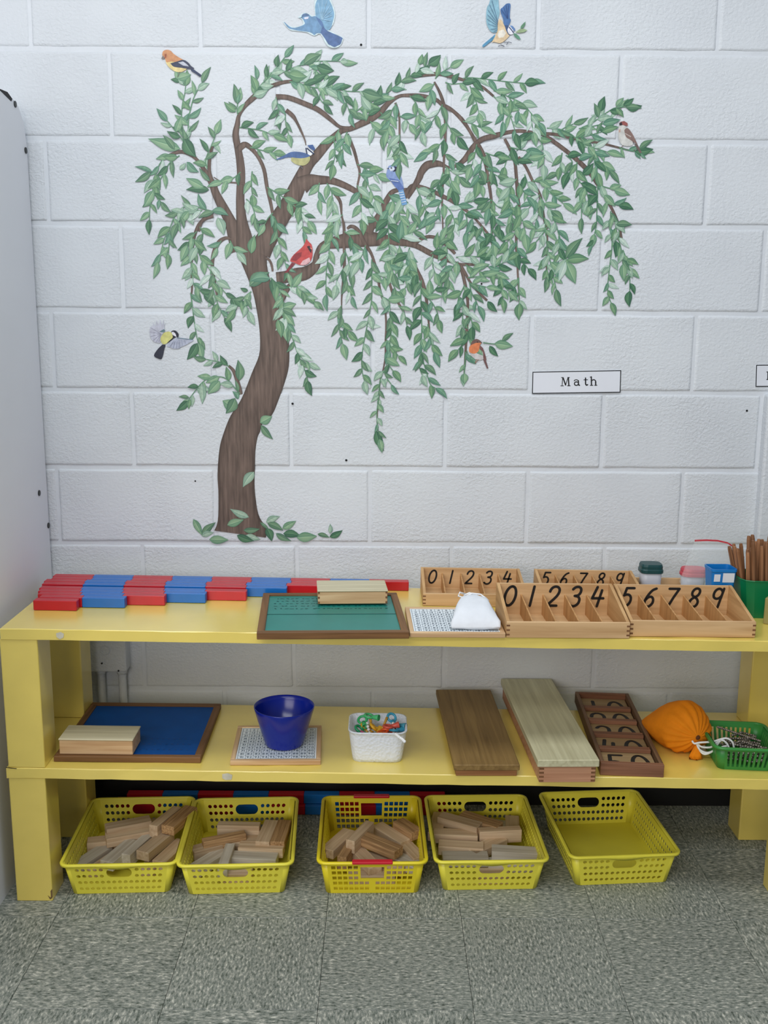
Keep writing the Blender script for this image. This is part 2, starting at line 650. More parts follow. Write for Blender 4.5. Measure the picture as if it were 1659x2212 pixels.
for (x, y) in ((220, 1433), (256, 1449)):
    p = W(x, y, -.046)
    bm = tube([(p.x-.1, -.044, p.z-.45), (p.x-.1, -.0472, p.z-.45)], .0024, 10)
    obj('screw', bm, M_SCREW, cb)

# ------------------------------------------------------------------ white cabinet whose side faces the shelf
PX = -.0275
cab = thing('white_cabinet', 'tall white laminate cabinet at left with black screws in its side', 'cabinet', (PX, -.4, 0))
bm = bmesh.new()
H = 1.832
prof = [(-.62, 0), (.385, 0), (.388, 1.735), (.375, 1.79), (.345, 1.82), (.30, H), (-.62, H)]
fa = [bm.verts.new((0, y, z)) for y, z in prof]
fb = [bm.verts.new((-.5, y, z)) for y, z in prof]
bm.faces.new(fa)
bm.faces.new(fb[::-1])
for k in range(len(prof)):
    bm.faces.new((fa[k], fb[k], fb[(k+1) % len(prof)], fa[(k+1) % len(prof)]))
bmesh.ops.recalc_face_normals(bm, faces=bm.faces)
obj('side_panel', bm, M_PANEL, cab)
for (x, y) in ((32, 225), (55, 325), (84, 1065), (104, 1135)):
    r = ray(x, y)
    p = CAM + r*((PX-CAM.x)/r.x)
    bm = tube([(-.001, p.y+.4, p.z), (.0022, p.y+.4, p.z)], .0075, 12)
    obj('screw', bm, M_SCREW, cab)
bm = bmesh.new()
vs = [bm.verts.new(p) for p in ((.0008, .215, 1.834), (.0008, .275, 1.838), (.0008, .305, 1.829), (.0008, .297, 1.822), (.0008, .25, 1.829))]
vb = [bm.verts.new(v.co+Vector((-.01, 0, 0))) for v in vs]
bm.faces.new(vs)
bm.faces.new(vb[::-1])
for k in range(5):
    bm.faces.new((vs[k], vb[k], vb[(k+1) % 5], vs[(k+1) % 5]))
bmesh.ops.recalc_face_normals(bm, faces=bm.faces)
obj('black_sliver', bm, M_DARKGAP, cab)  # thin black sliver at the curved top corner of the panel

# ------------------------------------------------------------------ yellow shelf
YF, YB = -.482, -.09
sh = thing('shelf_unit', 'yellow painted wooden shelf with two boards on thick square posts', 'shelf', (0, 0, 0))


def slab(x0, x1, zf, th):
    bm = bmesh.new()
    n = 40
    cs = [(YF, -th), (YF, -.0016), (YF+.0016, 0), (YB, 0), (YB, -th)]
    rings = []
    for k in range(n+1):
        x = x0+(x1-x0)*k/n
        ring = []
        for q, (y, dz) in enumerate(cs):
            j = random.uniform(-.0006, .0006) if q in (0, 1, 2) else 0
            ring.append(bm.verts.new((x, y+j*.6, zf(x)+dz+j)))
        rings.append(ring)
    for A, B in zip(rings, rings[1:]):
        for q in range(5):
            bm.faces.new((A[q], A[(q+1) % 5], B[(q+1) % 5], B[q]))
    bm.faces.new(rings[0])
    bm.faces.new(rings[-1][::-1])
    bmesh.ops.recalc_face_normals(bm, faces=bm.faces)
    return bm


TH = .0245
obj('top_board', slab(.010, 1.90, ztop, TH), M_YEL, sh)
obj('middle_board', slab(.002, 1.89, zmid, TH), M_YEL, sh)


def post(x0, x1, y0, y1, zl, zh):
    bm = box(x0, x1, y0, y1, 0, 1, .003, 2)
    for v in bm.verts:
        a, b = zl, zh(v.co.x)
        v.co.z = a+(b-a)*v.co.z if not callable(zl) else zl(v.co.x)+(b-zl(v.co.x))*v.co.z
    return bm


PW = .083
for (x0, y0) in ((.0045, YF+.002), (.0045+.0, YB-PW-.018), (1.764, YF+.002), (1.778, YB-PW-.018)):
    xa = x0 if x0 > 1 or y0 < -.3 else .0045
    obj('lower_post', post(xa, xa+PW, y0, y0+PW, 0, lambda x: zmid(x)-TH-.0004), M_YEL, sh)
for (x0, y0) in ((.006, YF+.002), (.010, YB-PW-.018), (1.778, YF+.002), (1.778, YB-PW-.018)):
    obj('upper_post', post(x0, x0+PW, y0, y0+PW, lambda x: zmid(x)+.0005, lambda x: ztop(x)-TH-.0004), M_YEL, sh)


def chip_or_gap(pts, Y, m=M_CHIP):
    bm = bmesh.new()
    vs = []
    for x, y in pts:
        p = W(x, y, Y)
        vs.append(bm.verts.new((p.x, Y, p.z)))
    bm.faces.new(vs)
    o = obj('paint_chip_or_gap', bm, m, sh)
    tag(o, 'patch of missing yellow paint or dark gap line')


chip_or_gap([(121, 1368), (131, 1365), (138, 1369), (137, 1377), (129, 1381), (122, 1376)], YF-.0012)
chip_or_gap([(480, 1672), (492, 1670), (502, 1674), (500, 1684), (487, 1685), (480, 1681)], YF-.0012)
chip_or_gap([(109, 1925), (113, 1920), (114, 1938), (110, 1941)], YF+.0014, M_SCUFF)
chip_or_gap([(103, 1934), (108, 1938), (113, 1940), (108, 1943)], YF+.0014, M_SCUFF)
chip_or_gap([(36, 1659.5), (12.5, 1657.5), (12.5, 1659), (36, 1661)], YF-.001, M_DARKGAP)  # thin dark line where the left upper post meets the middle board

# ------------------------------------------------------------------ numerals drawn as strokes
GL = {
    '0': [[(.5+.36*math.sin(a*math.pi/10), .5+.48*math.cos(a*math.pi/10)) for a in range(21)]],
    '1': [[(.5, .98), (.5, .02)]],
    '2': [[(.16, .74), (.18, .83), (.24, .91), (.32, .96), (.42, .985), (.54, .985), (.65, .955), (.74, .89), (.785, .81), (.79, .72), (.76, .62), (.69, .51), (.56, .38), (.42, .26), (.16, .03), (.82, .03)]],
    '3': [[(.2, .86), (.34, .96), (.56, .98), (.74, .88), (.76, .7), (.64, .56), (.42, .53), (.66, .49), (.8, .36), (.78, .16), (.6, .03), (.36, .02), (.16, .12)]],
    '4': [[(.34, .98), (.16, .42), (.92, .42)], [(.7, .82), (.62, .02)]],
    '5': [[(.82, .96), (.3, .96), (.24, .58), (.34, .62), (.46, .63), (.58, .61), (.68, .55), (.75, .46), (.78, .35), (.76, .23), (.70, .13), (.60, .06), (.48, .025), (.34, .025), (.18, .08)]],
    '6': [[(.8, .95), (.56, .86), (.36, .64), (.22, .36), (.24, .14), (.42, .02), (.62, .04), (.78, .2), (.76, .4), (.6, .52), (.4, .5), (.26, .38)]],
    '7': [[(.14, .95), (.84, .95), (.58, .5), (.36, .02)]],
    '8': [[(.5, .53), (.3, .62), (.24, .78), (.34, .93), (.52, .98), (.7, .92), (.76, .78), (.68, .62), (.5, .53), (.3, .42), (.2, .24), (.28, .08), (.5, .02), (.72, .08), (.8, .26), (.7, .42), (.5, .53)]],
    '9': [[(.78, .62), (.66, .5), (.46, .46), (.26, .54), (.2, .72), (.28, .9), (.48, .98), (.68, .92), (.79, .80)], [(.82, .98), (.77, .5), (.72, .02)]],
}


def stroke(bm, pts, wd, f):
    """a pen stroke: f maps glyph coordinates to a point on the surface"""
    P = [Vector((a, b)) for a, b in pts]
    for k, (a, b) in enumerate(zip(P, P[1:])):
        d = (b-a)
        if d.length < 1e-9: continue
        n = Vector((-d.y, d.x)).normalized()*wd/2
        bm.faces.new([bm.verts.new(f(q.x, q.y, 0)) for q in (a+n, a-n, b-n, b+n)])
    for i, a in enumerate(P):
        bm.faces.new([bm.verts.new(f(a.x+wd/2*math.cos(t*math.pi/5), a.y+wd/2*math.sin(t*math.pi/5), (i % 3+1)*1.)) for t in range(10)])


def curve(P, it=3):
    out = []
    n = len(P)
    for i in range(n-1):
        p0, p1, p2, p3 = P[max(i-1, 0)], P[i], P[i+1], P[min(i+2, n-1)]
        for q in range(it):
            t = q/it
            out.append(tuple(.5*((2*b)+(c-a)*t+(2*a-5*b+4*c-d)*t*t+(3*b-a-3*c+d)*t**3) for a, b, c, d in zip(p0, p1, p2, p3)))
    out.append(P[-1])
    return out


def numeral(bm, ch, x, z, w, h, f, slant=.18, wd=.15):
    asp = w/h
    for s in GL[ch]:
        if ch in '03689':
            s = curve(s)
        pts = [((px-.5)*w*1.15+(py-.5)*h*slant, py*h) for px, py in s]
        stroke(bm, pts, wd*w, lambda u, v, k: f(x+u, z+v, k))


# plain digits from the built-in font, for the small printed grids
GLY = {}


def glyph(c):
    if c not in GLY:
        cu = bpy.data.curves.new('g', 'FONT')
        cu.body = c
        cu.resolution_u = 3
        o = bpy.data.objects.new('g', cu)
        me = bpy.data.meshes.new_from_object(o)
        vs = [(v.co.x, v.co.y) for v in me.vertices]
        fs = [tuple(p.vertices) for p in me.polygons]
        x0 = min(v[0] for v in vs)
        x1 = max(v[0] for v in vs)
        GLY[c] = ([(a-x0, b) for a, b in vs], fs, x1-x0)
        bpy.data.meshes.remove(me)
        bpy.data.objects.remove(o)
        bpy.data.curves.remove(cu)
    return GLY[c]


def text(bm, s, cx, cy, h, f, stretch=1., gap=.12):
    tot = sum(glyph(c)[2] for c in s)+gap*(len(s)-1)
    k = h/.73
    x = -tot/2
    for c in s:
        vs, fs, wd = glyph(c)
        V = [bm.verts.new(f(cx+(x+a)*k*stretch, cy+(b-.36)*k)) for a, b in vs]
        for q in fs:
            bm.faces.new([V[i] for i in q])
        x += wd+gap


# ------------------------------------------------------------------ number rods on the top board
RS = .0235
rods = [  # left x, front y, segments
    (.036, -.343, 1), (.040, -.314, 2), (.028, -.288, 3), (.020, -.262, 4), (.014, -.236, 5), (.008, -.198, 6), (.004, -.171, 7), (.014, -.1455, 8), (.010, -.120, 9)]
labels = ['shortest red number rod, one segment, front of the row on the yellow shelf',
          'short number rod of one red and one blue segment on the yellow shelf',
          'number rod of three segments ending red, third from the front',
          'number rod of four segments ending blue, fourth from the front',
          'number rod of five segments, its red end over bare yellow shelf',
          'number rod of six segments, blue end just left of the green board',
          'number rod of seven segments, red end behind the green board',
          'number rod of eight segments, second from the wall, behind the small box',
          'longest red and blue number rod on top, nearest to the wall']
SEG = .1005
for (x0, yf, n), lb in zip(rods, labels):
    t = thing('number_rod', lb, 'rod', (x0, yf+RS/2, ztop(x0)+.0006), tilt(TOPS), 'number rods on the top board')
    for k in range(n):
        obj('segment', box(k*SEG, (k+1)*SEG-.0002, -RS/2, RS/2, 0, RS, .0012), M_RED if k % 2 == 0 else M_BLUE, t)
# longer rods stored on the floor against the wall
for q, (yf, x0, z0, n, lb) in enumerate(((-.066, .158, 0, 9, 'long red and blue rod on the floor behind the yellow baskets, front one'), (-.040, .12, 0, 8, 'long red and blue rod on the floor, against the black baseboard'),
                                       (-.053, .154, .0262, 9, 'long red and blue rod lying on top of two others behind the yellow baskets'))):
    t = thing('number_rod', lb, 'rod', (x0, yf+.012, z0+.0002), (0, 0, 0), 'number rods on the floor')
    for k in range(n):
        obj('segment', box(k*.0965, (k+1)*.0965-.0002, -.012, .012, 0, .026, .0012), M_RED if k % 2 == 0 else M_BLUE, t)


# ------------------------------------------------------------------ framed boards


def framed_board(name, label, cat, loc, rot, w, d, h, fw, mw, mwy, mb, inset=.004, slant=.0):
    t = thing(name, label, cat, loc, rot)
    for (x0, x1, y0, y1, mm) in ((-w/2, w/2, -d/2, -d/2+fw, mw), (-w/2, w/2, d/2-fw, d/2, mw)):
        obj('frame_rail', box(x0, x1, y0, y1, 0, h, .0012), mm, t)
    for (x0, x1) in ((-w/2, -w/2+fw), (w/2-fw, w/2)):
        bm = box(x0, x1, -d/2+fw, d/2-fw, 0, h, .0012)
        obj('frame_rail', bm, mwy, t)
    obj('board', box(-w/2+fw, w/2-fw, -d/2+fw, d/2-fw, .001, h-inset), mb, t)
    return t


def ang(a, b): return math.atan2(b.y-a.y, b.x-a.x)


# green board
bl, br_, tl, tr = T(550, 1369, .014), T(879, 1367, .014), T(572, 1283, .014), T(861, 1281, .014)
w_ = ((br_-bl).length+(tr-tl).length)/2
d_ = ((tl-bl).length+(tr-br_).length)/2
c_ = (bl+br_+tl+tr)/4
a_ = .5*ang(bl, br_)+.5*ang(tl, tr)
tb = framed_board('writing_board', 'green printed board in a brown wooden frame on the top board', 'board', (c_.x, c_.y, ztop(c_.x)+.0006), tilt(TOPS, a_*.9), w_, d_, .0155, .0165, M_FRAMEW, M_FRAMEWY, M_TEAL)
GREEN_ROT, GREEN_C = a_, c_
bm = bmesh.new()
for r in range(5):
    for c in range(22):
        cx, cy = -w_/2+.035+c*(w_-.07)/21, d_/2-.04-r*.021
        for s in range(2):
            xx = cx+random.uniform(-.004, .004)
            yy = cy+random.uniform(-.002, .002)
            l = random.uniform(.003, .006)
            bm.faces.new([bm.verts.new((xx+a, yy+b_, .01185)) for a, b_ in ((-l/2, -.0012), (l/2, -.0012), (l/2, .0012), (-l/2, .0012))])
obj('printed_marks', bm, M_TEALINK, tb)
bm = box(-w_/2+.0165, w_/2-.0165, -.012, -.0095, .0116, .0121)
obj('ruled_line', bm, M_TEALINK, tb)


def lidded_box(name, label, loc, rot, w, d, h, lid, mb, mby, ml, over=.0015, cat='box', joints=True):
    t = thing(name, label, cat, loc, rot)
    obj('body', box(-w/2, w/2, -d/2, d/2, 0, h-lid-.0008, .001), mb, t)
    obj('lid', box(-w/2-over, w/2+over, -d/2-over, d/2+over, h-lid, h, .001), ml, t)
    if joints:
        n = 5
        for sx in (-1, 1):
            for k in range(0, n, 2):
                z0, z1 = (h-lid)*k/n+.001, (h-lid)*(k+1)/n
                obj('finger_joint', box(sx*w/2-.0045 if sx > 0 else -w/2-.0003, sx*w/2+.0003 if sx > 0 else -w/2+.0045, -d/2-.0003, -d/2+.003, z0, z1), M_JOINT, t)
    return t


# small box on the green board
fl_, fr_ = T(683, 1306, .0165), T(833, 1305, .0165)
zt = W(757, 1278, fl_.y).z
hh = zt-(ztop((fl_.x+fr_.x)/2)+.0165)
cx = (fl_.x+fr_.x)/2
lidded_box('small_box', 'small pale wooden box with sliding lid, on the green board', (cx, (fl_.y+fr_.y)/2+.05, ztop(cx)+.0165), tilt(TOPS, ang(fl_, fr_)), (fr_-fl_).length, .092, hh, .003, M_LIGHTW, M_LIGHTWY, M_PALELID)


def hundred_board(label, loc, rot, w, d, h, fw):
    t = framed_board('hundred_board', label, 'board', loc, rot, w, d, h, fw, M_LIGHTW, M_LIGHTWY, M_GRIDP, .002)
    iw, idp = w-2*fw, d-2*fw
    z = h-.0018
    bm = bmesh.new()
    for k in range(11):
        x = -iw/2+.004+(iw-.008)*k/10
        y = -idp/2+.004+(idp-.008)*k/10
        for (a, b, c, e) in ((x-.0004, x+.0004, -idp/2+.004, idp/2-.004), (-iw/2+.004, iw/2-.004, y-.0004, y+.0004)):
            bm.faces.new([bm.verts.new(p) for p in ((a, c, z), (b, c, z), (b, e, z), (a, e, z))])
    obj('grid_lines', bm, M_GRIDI, t)
    bm = bmesh.new()
    for n in range(100):
        r, c = divmod(n, 10)
        x = -iw/2+.004+(iw-.008)*(c+.5)/10
        y = idp/2-.004-(idp-.008)*(r+.5)/10
        text(bm, str(n+1), x, y, (idp-.008)/10*.56, lambda u, v: (u, v, z+.0003), .95)
    obj('printed_numbers', bm, M_GRIDI, t)
    return t


HBW = .2095
p1, p2 = T(882, 1369, .0115), T(1090, 1369, .0115)
c_ = (p1+p2)/2
HB = hundred_board('numbered hundred board in a pale frame under the white bag', (c_.x, -.497+.1, ztop(c_.x)+.0006), tilt(TOPS, .03), HBW, .198, .0115, .010)
p1, p2 = M(496, 1645, .0115), M(695, 1644, .0115)
c_ = (p1+p2)/2
hundred_board('numbered hundred board in a pale frame under the blue bowl', (c_.x-.006, -.449+.101, zmid(c_.x)+.0006), tilt(MIDS, .05), .2065, .202, .0115, .011)

# white cloth bag on the hundred board
bg = thing('cloth_bag', 'small white cotton drawstring bag on the hundred board', 'bag', (1.052, -.44, ztop(1.05)+.0118), tilt(TOPS, .02))
bm = bmesh.new()
loops = []
for k in range(11):
    s = k/10
    wd = .056*(1-s)**.8*(1)+.024*s**.5
    wd = .054-.030*s**1.2 if s < .92 else .022
    th = .016*(1-s*.55)+.004
    if k == 0: wd, th = .054, .0045
    if k == 1: wd, th = .055, .012
    yc = -.034+.125*s
    zc = .006+.052*math.sin(min(1, s)*math.pi*.62)*.62
    L = []
    for q in range(24):
        a = 2*math.pi*q/24
        ca, sa = math.cos(a), math.sin(a)
        ex = math.copysign(abs(ca)**.75, ca)*wd
        ez = math.copysign(abs(sa)**.8, sa)*th
        wr = .0012*math.sin(5*a+k*.7)+random.uniform(-.0005, .0005)
        L.append((ex+wr+.004*s, yc-ez*.35*s, max(.0005, zc+ez+wr)))
    loops.append(L)
bm_loft(bm, loops, True, True)
obj('cloth_body', bm, M_CLOTHW, bg, True)
zz = .006+.052*math.sin(math.pi*.62)*.62
bm = tube([(-.012, .088, zz+.012), (-.026, .083, zz+.017), (-.030, .078, zz+.010), (-.018, .078, zz+.006), (.002, .080, zz+.016), (.022, .083, zz+.013), (.034, .076, zz+.006), (.040, .070, zz+.001)], .0019, 6)
bm_tube(bm, [(-.016, .084, zz+.010), (-.004, .080, zz+.017), (.014, .082, zz+.012)], .0019, 6)
obj('drawstring', bm, M_CORD, bg, True)


# ------------------------------------------------------------------ spindle boxes


def spindle_box(label, x0, x1, yf, yb, hf, hb, digits, rz=0.):
    w, d = x1-x0, yb-yf
    cx = (x0+x1)/2
    t = thing('spindle_box', label, 'box', (cx, (yf+yb)/2, ztop(cx)+.0007), tilt(TOPS, rz), 'spindle boxes')
    th = .007
    obj('front_panel', box(-w/2, w/2, -d/2, -d/2+th, 0, hf, .0008), M_SPIN, t)
    obj('back_panel', box(-w/2+th, w/2-th, d/2-th, d/2, 0, hb, .0008), M_SPIN, t)
    obj('base', box(-w/2+th, w/2-th, -d/2+th, d/2-th, .0005, .004), M_SPIN, t)
    for sx in (-1, 1):
        bm = bmesh.new()
        xa, xb = (-w/2, -w/2+th) if sx < 0 else (w/2-th, w/2)
        prof = [(-d/2+th, 0), (d/2, 0), (d/2, hb), (d/2-th, hb), (-d/2+th, hf)]
        A = [bm.verts.new((xa, y, z)) for y, z in prof]
        B = [bm.verts.new((xb, y, z)) for y, z in prof]
        bm.faces.new(A)
        bm.faces.new(B[::-1])
        for k in range(5):
            bm.faces.new((A[k], B[k], B[(k+1) % 5], A[(k+1) % 5]))
        bmesh.ops.recalc_face_normals(bm, faces=bm.faces)
        obj('side_panel', bm, M_SPINY, t)
    iw = w-2*th
    for k in range(1, 5):
        x = -iw/2+iw*k/5
        bm = bmesh.new()
        prof = [(-d/2+th, .004), (d/2-th, .004), (d/2-th, hf+.004+(hb-hf)*.28), (-d/2+th, hf-.003)]
        A = [bm.verts.new((x-.0016, y, z)) for y, z in prof]
        B = [bm.verts.new((x+.0016, y, z)) for y, z in prof]
        bm.faces.new(A)
        bm.faces.new(B[::-1])
        for q in range(4):
            bm.faces.new((A[q], B[q], B[(q+1) % 4], A[(q+1) % 4]))
        bmesh.ops.recalc_face_normals(bm, faces=bm.faces)
        obj('divider', bm, M_SPINI, t)
    for k, ch in enumerate(digits):
        bm = bmesh.new()
        x = -iw/2+iw*(k+.5)/5
        h = hb*.62
        numeral(bm, ch, x, hb-h-.006, h*.62, h, lambda u, v, q: (u, d/2-th-.0004-.00004*q, v), .2, .21)
        o = obj('numeral', bm, M_INK, t)
    for sx in (-1, 1):
        for q in range(3):
            z0 = hf*(q*2+1)/7
            obj('finger_joint', box((-w/2-.0002 if sx < 0 else w/2-.007), (-w/2+.007 if sx < 0 else w/2+.0002), -d/2-.0002, -d/2+.002, z0, z0+hf/9), M_JOINT, t)
    return t


spindle_box('left of the two front spindle boxes, numerals zero to four, touching the white bag', 1.1155, 1.387, -.486, -.312, .036, .078, '01234', .03)
spindle_box('right of the two front spindle boxes, numerals five to nine, before the green bin', 1.392, 1.672, -.464, -.30, .0365, .076, '56789', .02)
spindle_box('left rear spindle box with numerals zero to four, behind the white bag', .945, 1.198, -.252, -.09, .031, .056, '01234', .0)
spindle_box('right rear spindle box with numerals five to nine, beside the dark green lidded tub', 1.236, 1.486, -.252, -.09, .031, .056, '56789', .0)

# ------------------------------------------------------------------ small tubs at the back right


def tub(label, x, y, w, d, h, lm, name, chamf):
    t = thing(name, label, 'tub', (x, y, ztop(x)+.0226), tilt(TOPS))
    bm = bmesh.new()
    o = [[(px*s, py*s, z) for px, py in rrect(w, d, chamf, 4)] for s, z in ((.84, 0), (.93, h*.72))]
    i_ = [[(px*s, py*s, z) for px, py in rrect(w, d, chamf, 4)] for s, z in ((.90, h*.72), (.81, .002))]
    bm_loft(bm, o+i_, True, True)
    obj('tub_body', bm, M_TUB, t, True)
    bm = bmesh.new()
    L = [[(px*s, py*s, z) for px, py in rrect(w, d, chamf, 4)] for s, z in ((1, h*.66), (1.03, h*.68), (1.03, h*.78), (.97, h*.82), (.97, h*.92), (.90, h)) ]
    bm_loft(bm, L, True, True)
    obj('lid', bm, lm, t)
    return t


tub('small frosted tub with dark green lid behind the spindle boxes', W(1404, 1240, -.135).x, -.137, .056, .048, .066, M_LIDG, 'lidded_tub', .014)
tub('small frosted tub with red lid beside the green-lidded tub', W(1497, 1245, -.14).x, -.139, .064, .05, .056, M_LIDR, 'lidded_tub', .02)
# wooden tray with a white sheet under the tubs
tr_ = thing('wooden_tray', 'low wooden tray with a white sheet under the two lidded tubs', 'tray', (1.58, -.16, ztop(1.58)+.0006), tilt(TOPS))
obj('back_rail', box(-.088, .085, .058, .066, 0, .040, .001), M_SPIN, tr_)
obj('front_rail', box(-.088, .085, -.062, -.055, 0, .024, .001), M_SPIN, tr_)
obj('tray_base', box(-.088, .085, -.055, .058, 0, .006), M_SPIN, tr_)
obj('white_sheet', box(-.084, .080, -.053, .056, .0062, .0215, .001), M_PAPER, tr_)
# blue container with a white sticker
bc = thing('blue_container', 'bright blue plastic container beside the green stick bin', 'container', (1.655, -.262, ztop(1.655)+.0006), tilt(TOPS, .05))
bm = bmesh.new()
o_ = [[(px*s, py*s, z) for px, py in rrect(.060, .054, .008, 4)] for s, z in ((.72, 0), (1, .104), (1.05, .106), (1.05, .112))]
i_ = [[(px*s, py*s, z) for px, py in rrect(.060, .054, .008, 4)] for s, z in ((.96, .112), (.94, .10), (.68, .003))]
bm_loft(bm, o_+i_, True, True)
obj('container_body', bm, M_BLUEP, bc)
bm = bmesh.new()
for (xa, xb, za, zb_) in ((-.025, -.010, .082, .1), (-.004, .024, .08, .103)):
    k0, k1 = .72+.28*za/.104, .72+.28*zb_/.104
    bm.faces.new([bm.verts.new(p) for p in ((xa, -.027*k0-.0006, za), (xb, -.027*k0-.0006, za), (xb, -.027*k1-.0006, zb_), (xa, -.027*k1-.0006, zb_))])
obj('sticker', bm, M_PAPER, bc)
# clear zip bag propped behind the container, red slider strip on top
zb2 = thing('zip_bag', 'clear plastic zip bag with a curved red zip strip behind the sticks', 'bag', (0, 0, 0))
pz_ = [W(x, y, -.21) for x, y in ((1501, 1168), (1525, 1167), (1550, 1168), (1572, 1173), (1592, 1186), (1607, 1204))]
bm = bmesh.new()
ra, rb = [], []
for k, p in enumerate(pz_):
    ra.append([bm.verts.new(p+Vector((0, -.002-.004*math.sin(k), 0))), bm.verts.new((1.575+k*.012, -.2155-.002*math.sin(2*k), .70)), bm.verts.new((1.60+k*.008, -.214, .645))])
    rb.append([bm.verts.new(p+Vector((0, .002, 0))), bm.verts.new((1.575+k*.012, -.2095+.001*math.sin(2*k), .70)), bm.verts.new((1.60+k*.008, -.211, .645))])
for R_ in (ra, rb):
    for A, B in zip(R_, R_[1:]):
        for q in range(2):
            bm.faces.new((A[q], B[q], B[q+1], A[q+1]))
obj('film', bm, M_FILM, zb2, True)
bm = bmesh.new()
L = []
for k, p in enumerate(pz_):
    h = .0019
    L.append([(p.x, p.y-.0022, p.z-h), (p.x, p.y-.0022, p.z+h), (p.x, p.y+.0022, p.z+h), (p.x, p.y+.0022, p.z-h)])
bm_loft(bm, L, True, True)
obj('zip_strip', bm, M_ZIP, zb2)

# green bin full of wooden sticks
gx, gy = 1.765, -.262
gb = thing('stick_bin', 'green plastic bin holding a sheaf of brown wooden sticks', 'bin', (gx, gy, ztop(gx)+.0006), tilt(TOPS))
bm = bmesh.new()
W_, D_ = .148, .118
o_ = [[(px*s, py*s, z) for px, py in rrect(W_, D_, .026, 2)] for s, z in ((.80, 0), (1, .092))]
i_ = [[(px*s, py*s, z) for px, py in rrect(W_, D_, .026, 2)] for s, z in ((.965, .092), (.78, .003))]
bm_loft(bm, o_+i_, True, True)
obj('bin_body', bm, M_BIN, gb)
bm = bmesh.new()
bm_tube(bm, [(px*1.0, py*1.0, .092) for px, py in rrect(W_, D_, .026, 2)], .0016, 6, closed=True)
obj('bin_rim', bm, M_BIN, gb)
random.seed(21)
sm = None
spots = []
for k in range(34):
    row, c = divmod(k, 7)
    bx = gx-.044+c*.0145+random.uniform(-.002, .002)
    by = gy+.036-row*.0165+random.uniform(-.002, .002)
    tx = gx-.072+c*.021+random.uniform(-.014, .014)
    ty = by+random.uniform(-.006, .010)-.004*row*.3
    ln = random.uniform(.15, .19)
    spots.append((bx, by, tx, ty, ln))
for k, (bx, by, tx, ty, ln) in enumerate(spots):
    if sm is None:
        b = bmesh.new()
        bm_tube(b, [(0, 0, 0), (0, 0, .05), (0, 0, .1), (0, 0, .16), (0, 0, .168)], [.0052, .0050, .0054, .0048, .0036], 7)
        sm = mesh_of('wooden_stick', b, M_STICK)
    o = link('wooden_stick', sm)
    base = Vector((bx, by, ztop(gx)+.0045))
    top = Vector((tx, ty, base.z+ln))
    o.location = base
    o.rotation_euler = (top-base).to_track_quat('Z', 'Y').to_euler()
    o.scale = (1, 1, ln/.168)
    tag(o, 'brown wooden stick standing among many in the green bin', 'stick', 'sticks in the green bin')
# olive board leaning at the right edge
ob = thing('olive_box', 'olive coloured board standing at the right edge before the green bin', 'box', (1.742, -.338, ztop(1.75)+.0006), tilt(TOPS, -.62))
obj('panel', box(0, .11, -.018, 0, 0, .062, .0015), M_OLIVE, ob)

# ------------------------------------------------------------------ middle board: blue board with box
bl, br_, tr, tl = M(109, 1635, .0125), M(428, 1638, .0125), M(482, 1521, .0125), M(205, 1518, .0125)
w_ = ((br_-bl).length+(tr-tl).length)/2
d_ = ((tl-bl).length+(tr-br_).length)/2
c_ = (bl+br_+tl+tr)/4
a_ = .5*ang(bl, br_)+.5*ang(tl, tr)
nb = framed_board('writing_board', 'blue printed board in a brown wooden frame on the middle board', 'board', (c_.x, c_.y, zmid(c_.x)+.0006), tilt(MIDS, a_), w_, d_, .0135, .016, M_FRAMEW, M_FRAMEWY, M_NAVY)
bm = bmesh.new()
for r in range(3):
    for c in range(14):
        cx, cy = -w_/2+.12+c*(w_-.16)/13, -d_/2+.05+r*.03
        l = random.uniform(.003, .006)
        bm.faces.new([bm.verts.new((cx+a, cy+b_, .0099)) for a, b_ in ((-l/2, -.0012), (l/2, -.0012), (l/2, .0012), (-l/2, .0012))])
obj('printed_marks', bm, M_NAVYINK, nb)
p1, p2, p3 = M(128, 1629, .0145), M(287, 1631, .0145), M(302, 1573, .051)
cx, cy = (p1.x+p2.x)/2, (p1.y+p2.y)/2
lidded_box('small_box', 'pale wooden box with cream lid on the corner of the blue board', (cx, cy+.039, zmid(cx)+.0145), tilt(MIDS, ang(p1, p2)), (p2-p1).length-.001, .077, .0375, .0035, M_LIGHTW, M_LIGHTWY, M_PALELID, joints=False)

# blue bowl
p = M(615, 1600, .013)
bo = thing('blue_bowl', 'deep cobalt blue plastic bowl on the hundred board', 'bowl', (p.x, -.352, zmid(p.x)+.0122), tilt(MIDS))
n = 40
prof = [(0, .0), (.044, .0), (.046, .003), (.0695, .084), (.0712, .092), (.0712, .094), (.0695, .094), (.0675, .084), (.0445, .006), (0, .005)]
obj('bowl_body', bm_lathe(bmesh.new(), prof, n), M_BOWL, bo, True)
cs = thing('wooden_counter', 'small pale wooden counter lying inside the blue bowl', 'counter', (p.x+.012, -.338, zmid(p.x)+.0192), (0, 0, .4))
obj('counter_body', box(-.011, .011, -.011, .011, 0, .010, .001), M_LIGHTW, cs)
cs2 = thing('wooden_counter', 'second pale wooden counter inside the blue bowl, left of the other', 'counter', (p.x-.02, -.345, zmid(p.x)+.0195), (0, 0, 1.0))
obj('counter_body', box(-.011, .011, -.011, .011, 0, .010, .001), M_LIGHTW, cs2)

# white woven basket with toy clips
p1, p2 = M(762, 1648), M(871, 1646)
bx = (p1.x+p2.x)/2
wb = thing('white_basket', 'white woven plastic basket of coloured clips on the middle board', 'basket', (bx-.002, -.374, zmid(bx)+.0006), tilt(MIDS))
W0, D0, H0 = .134, .118, .072


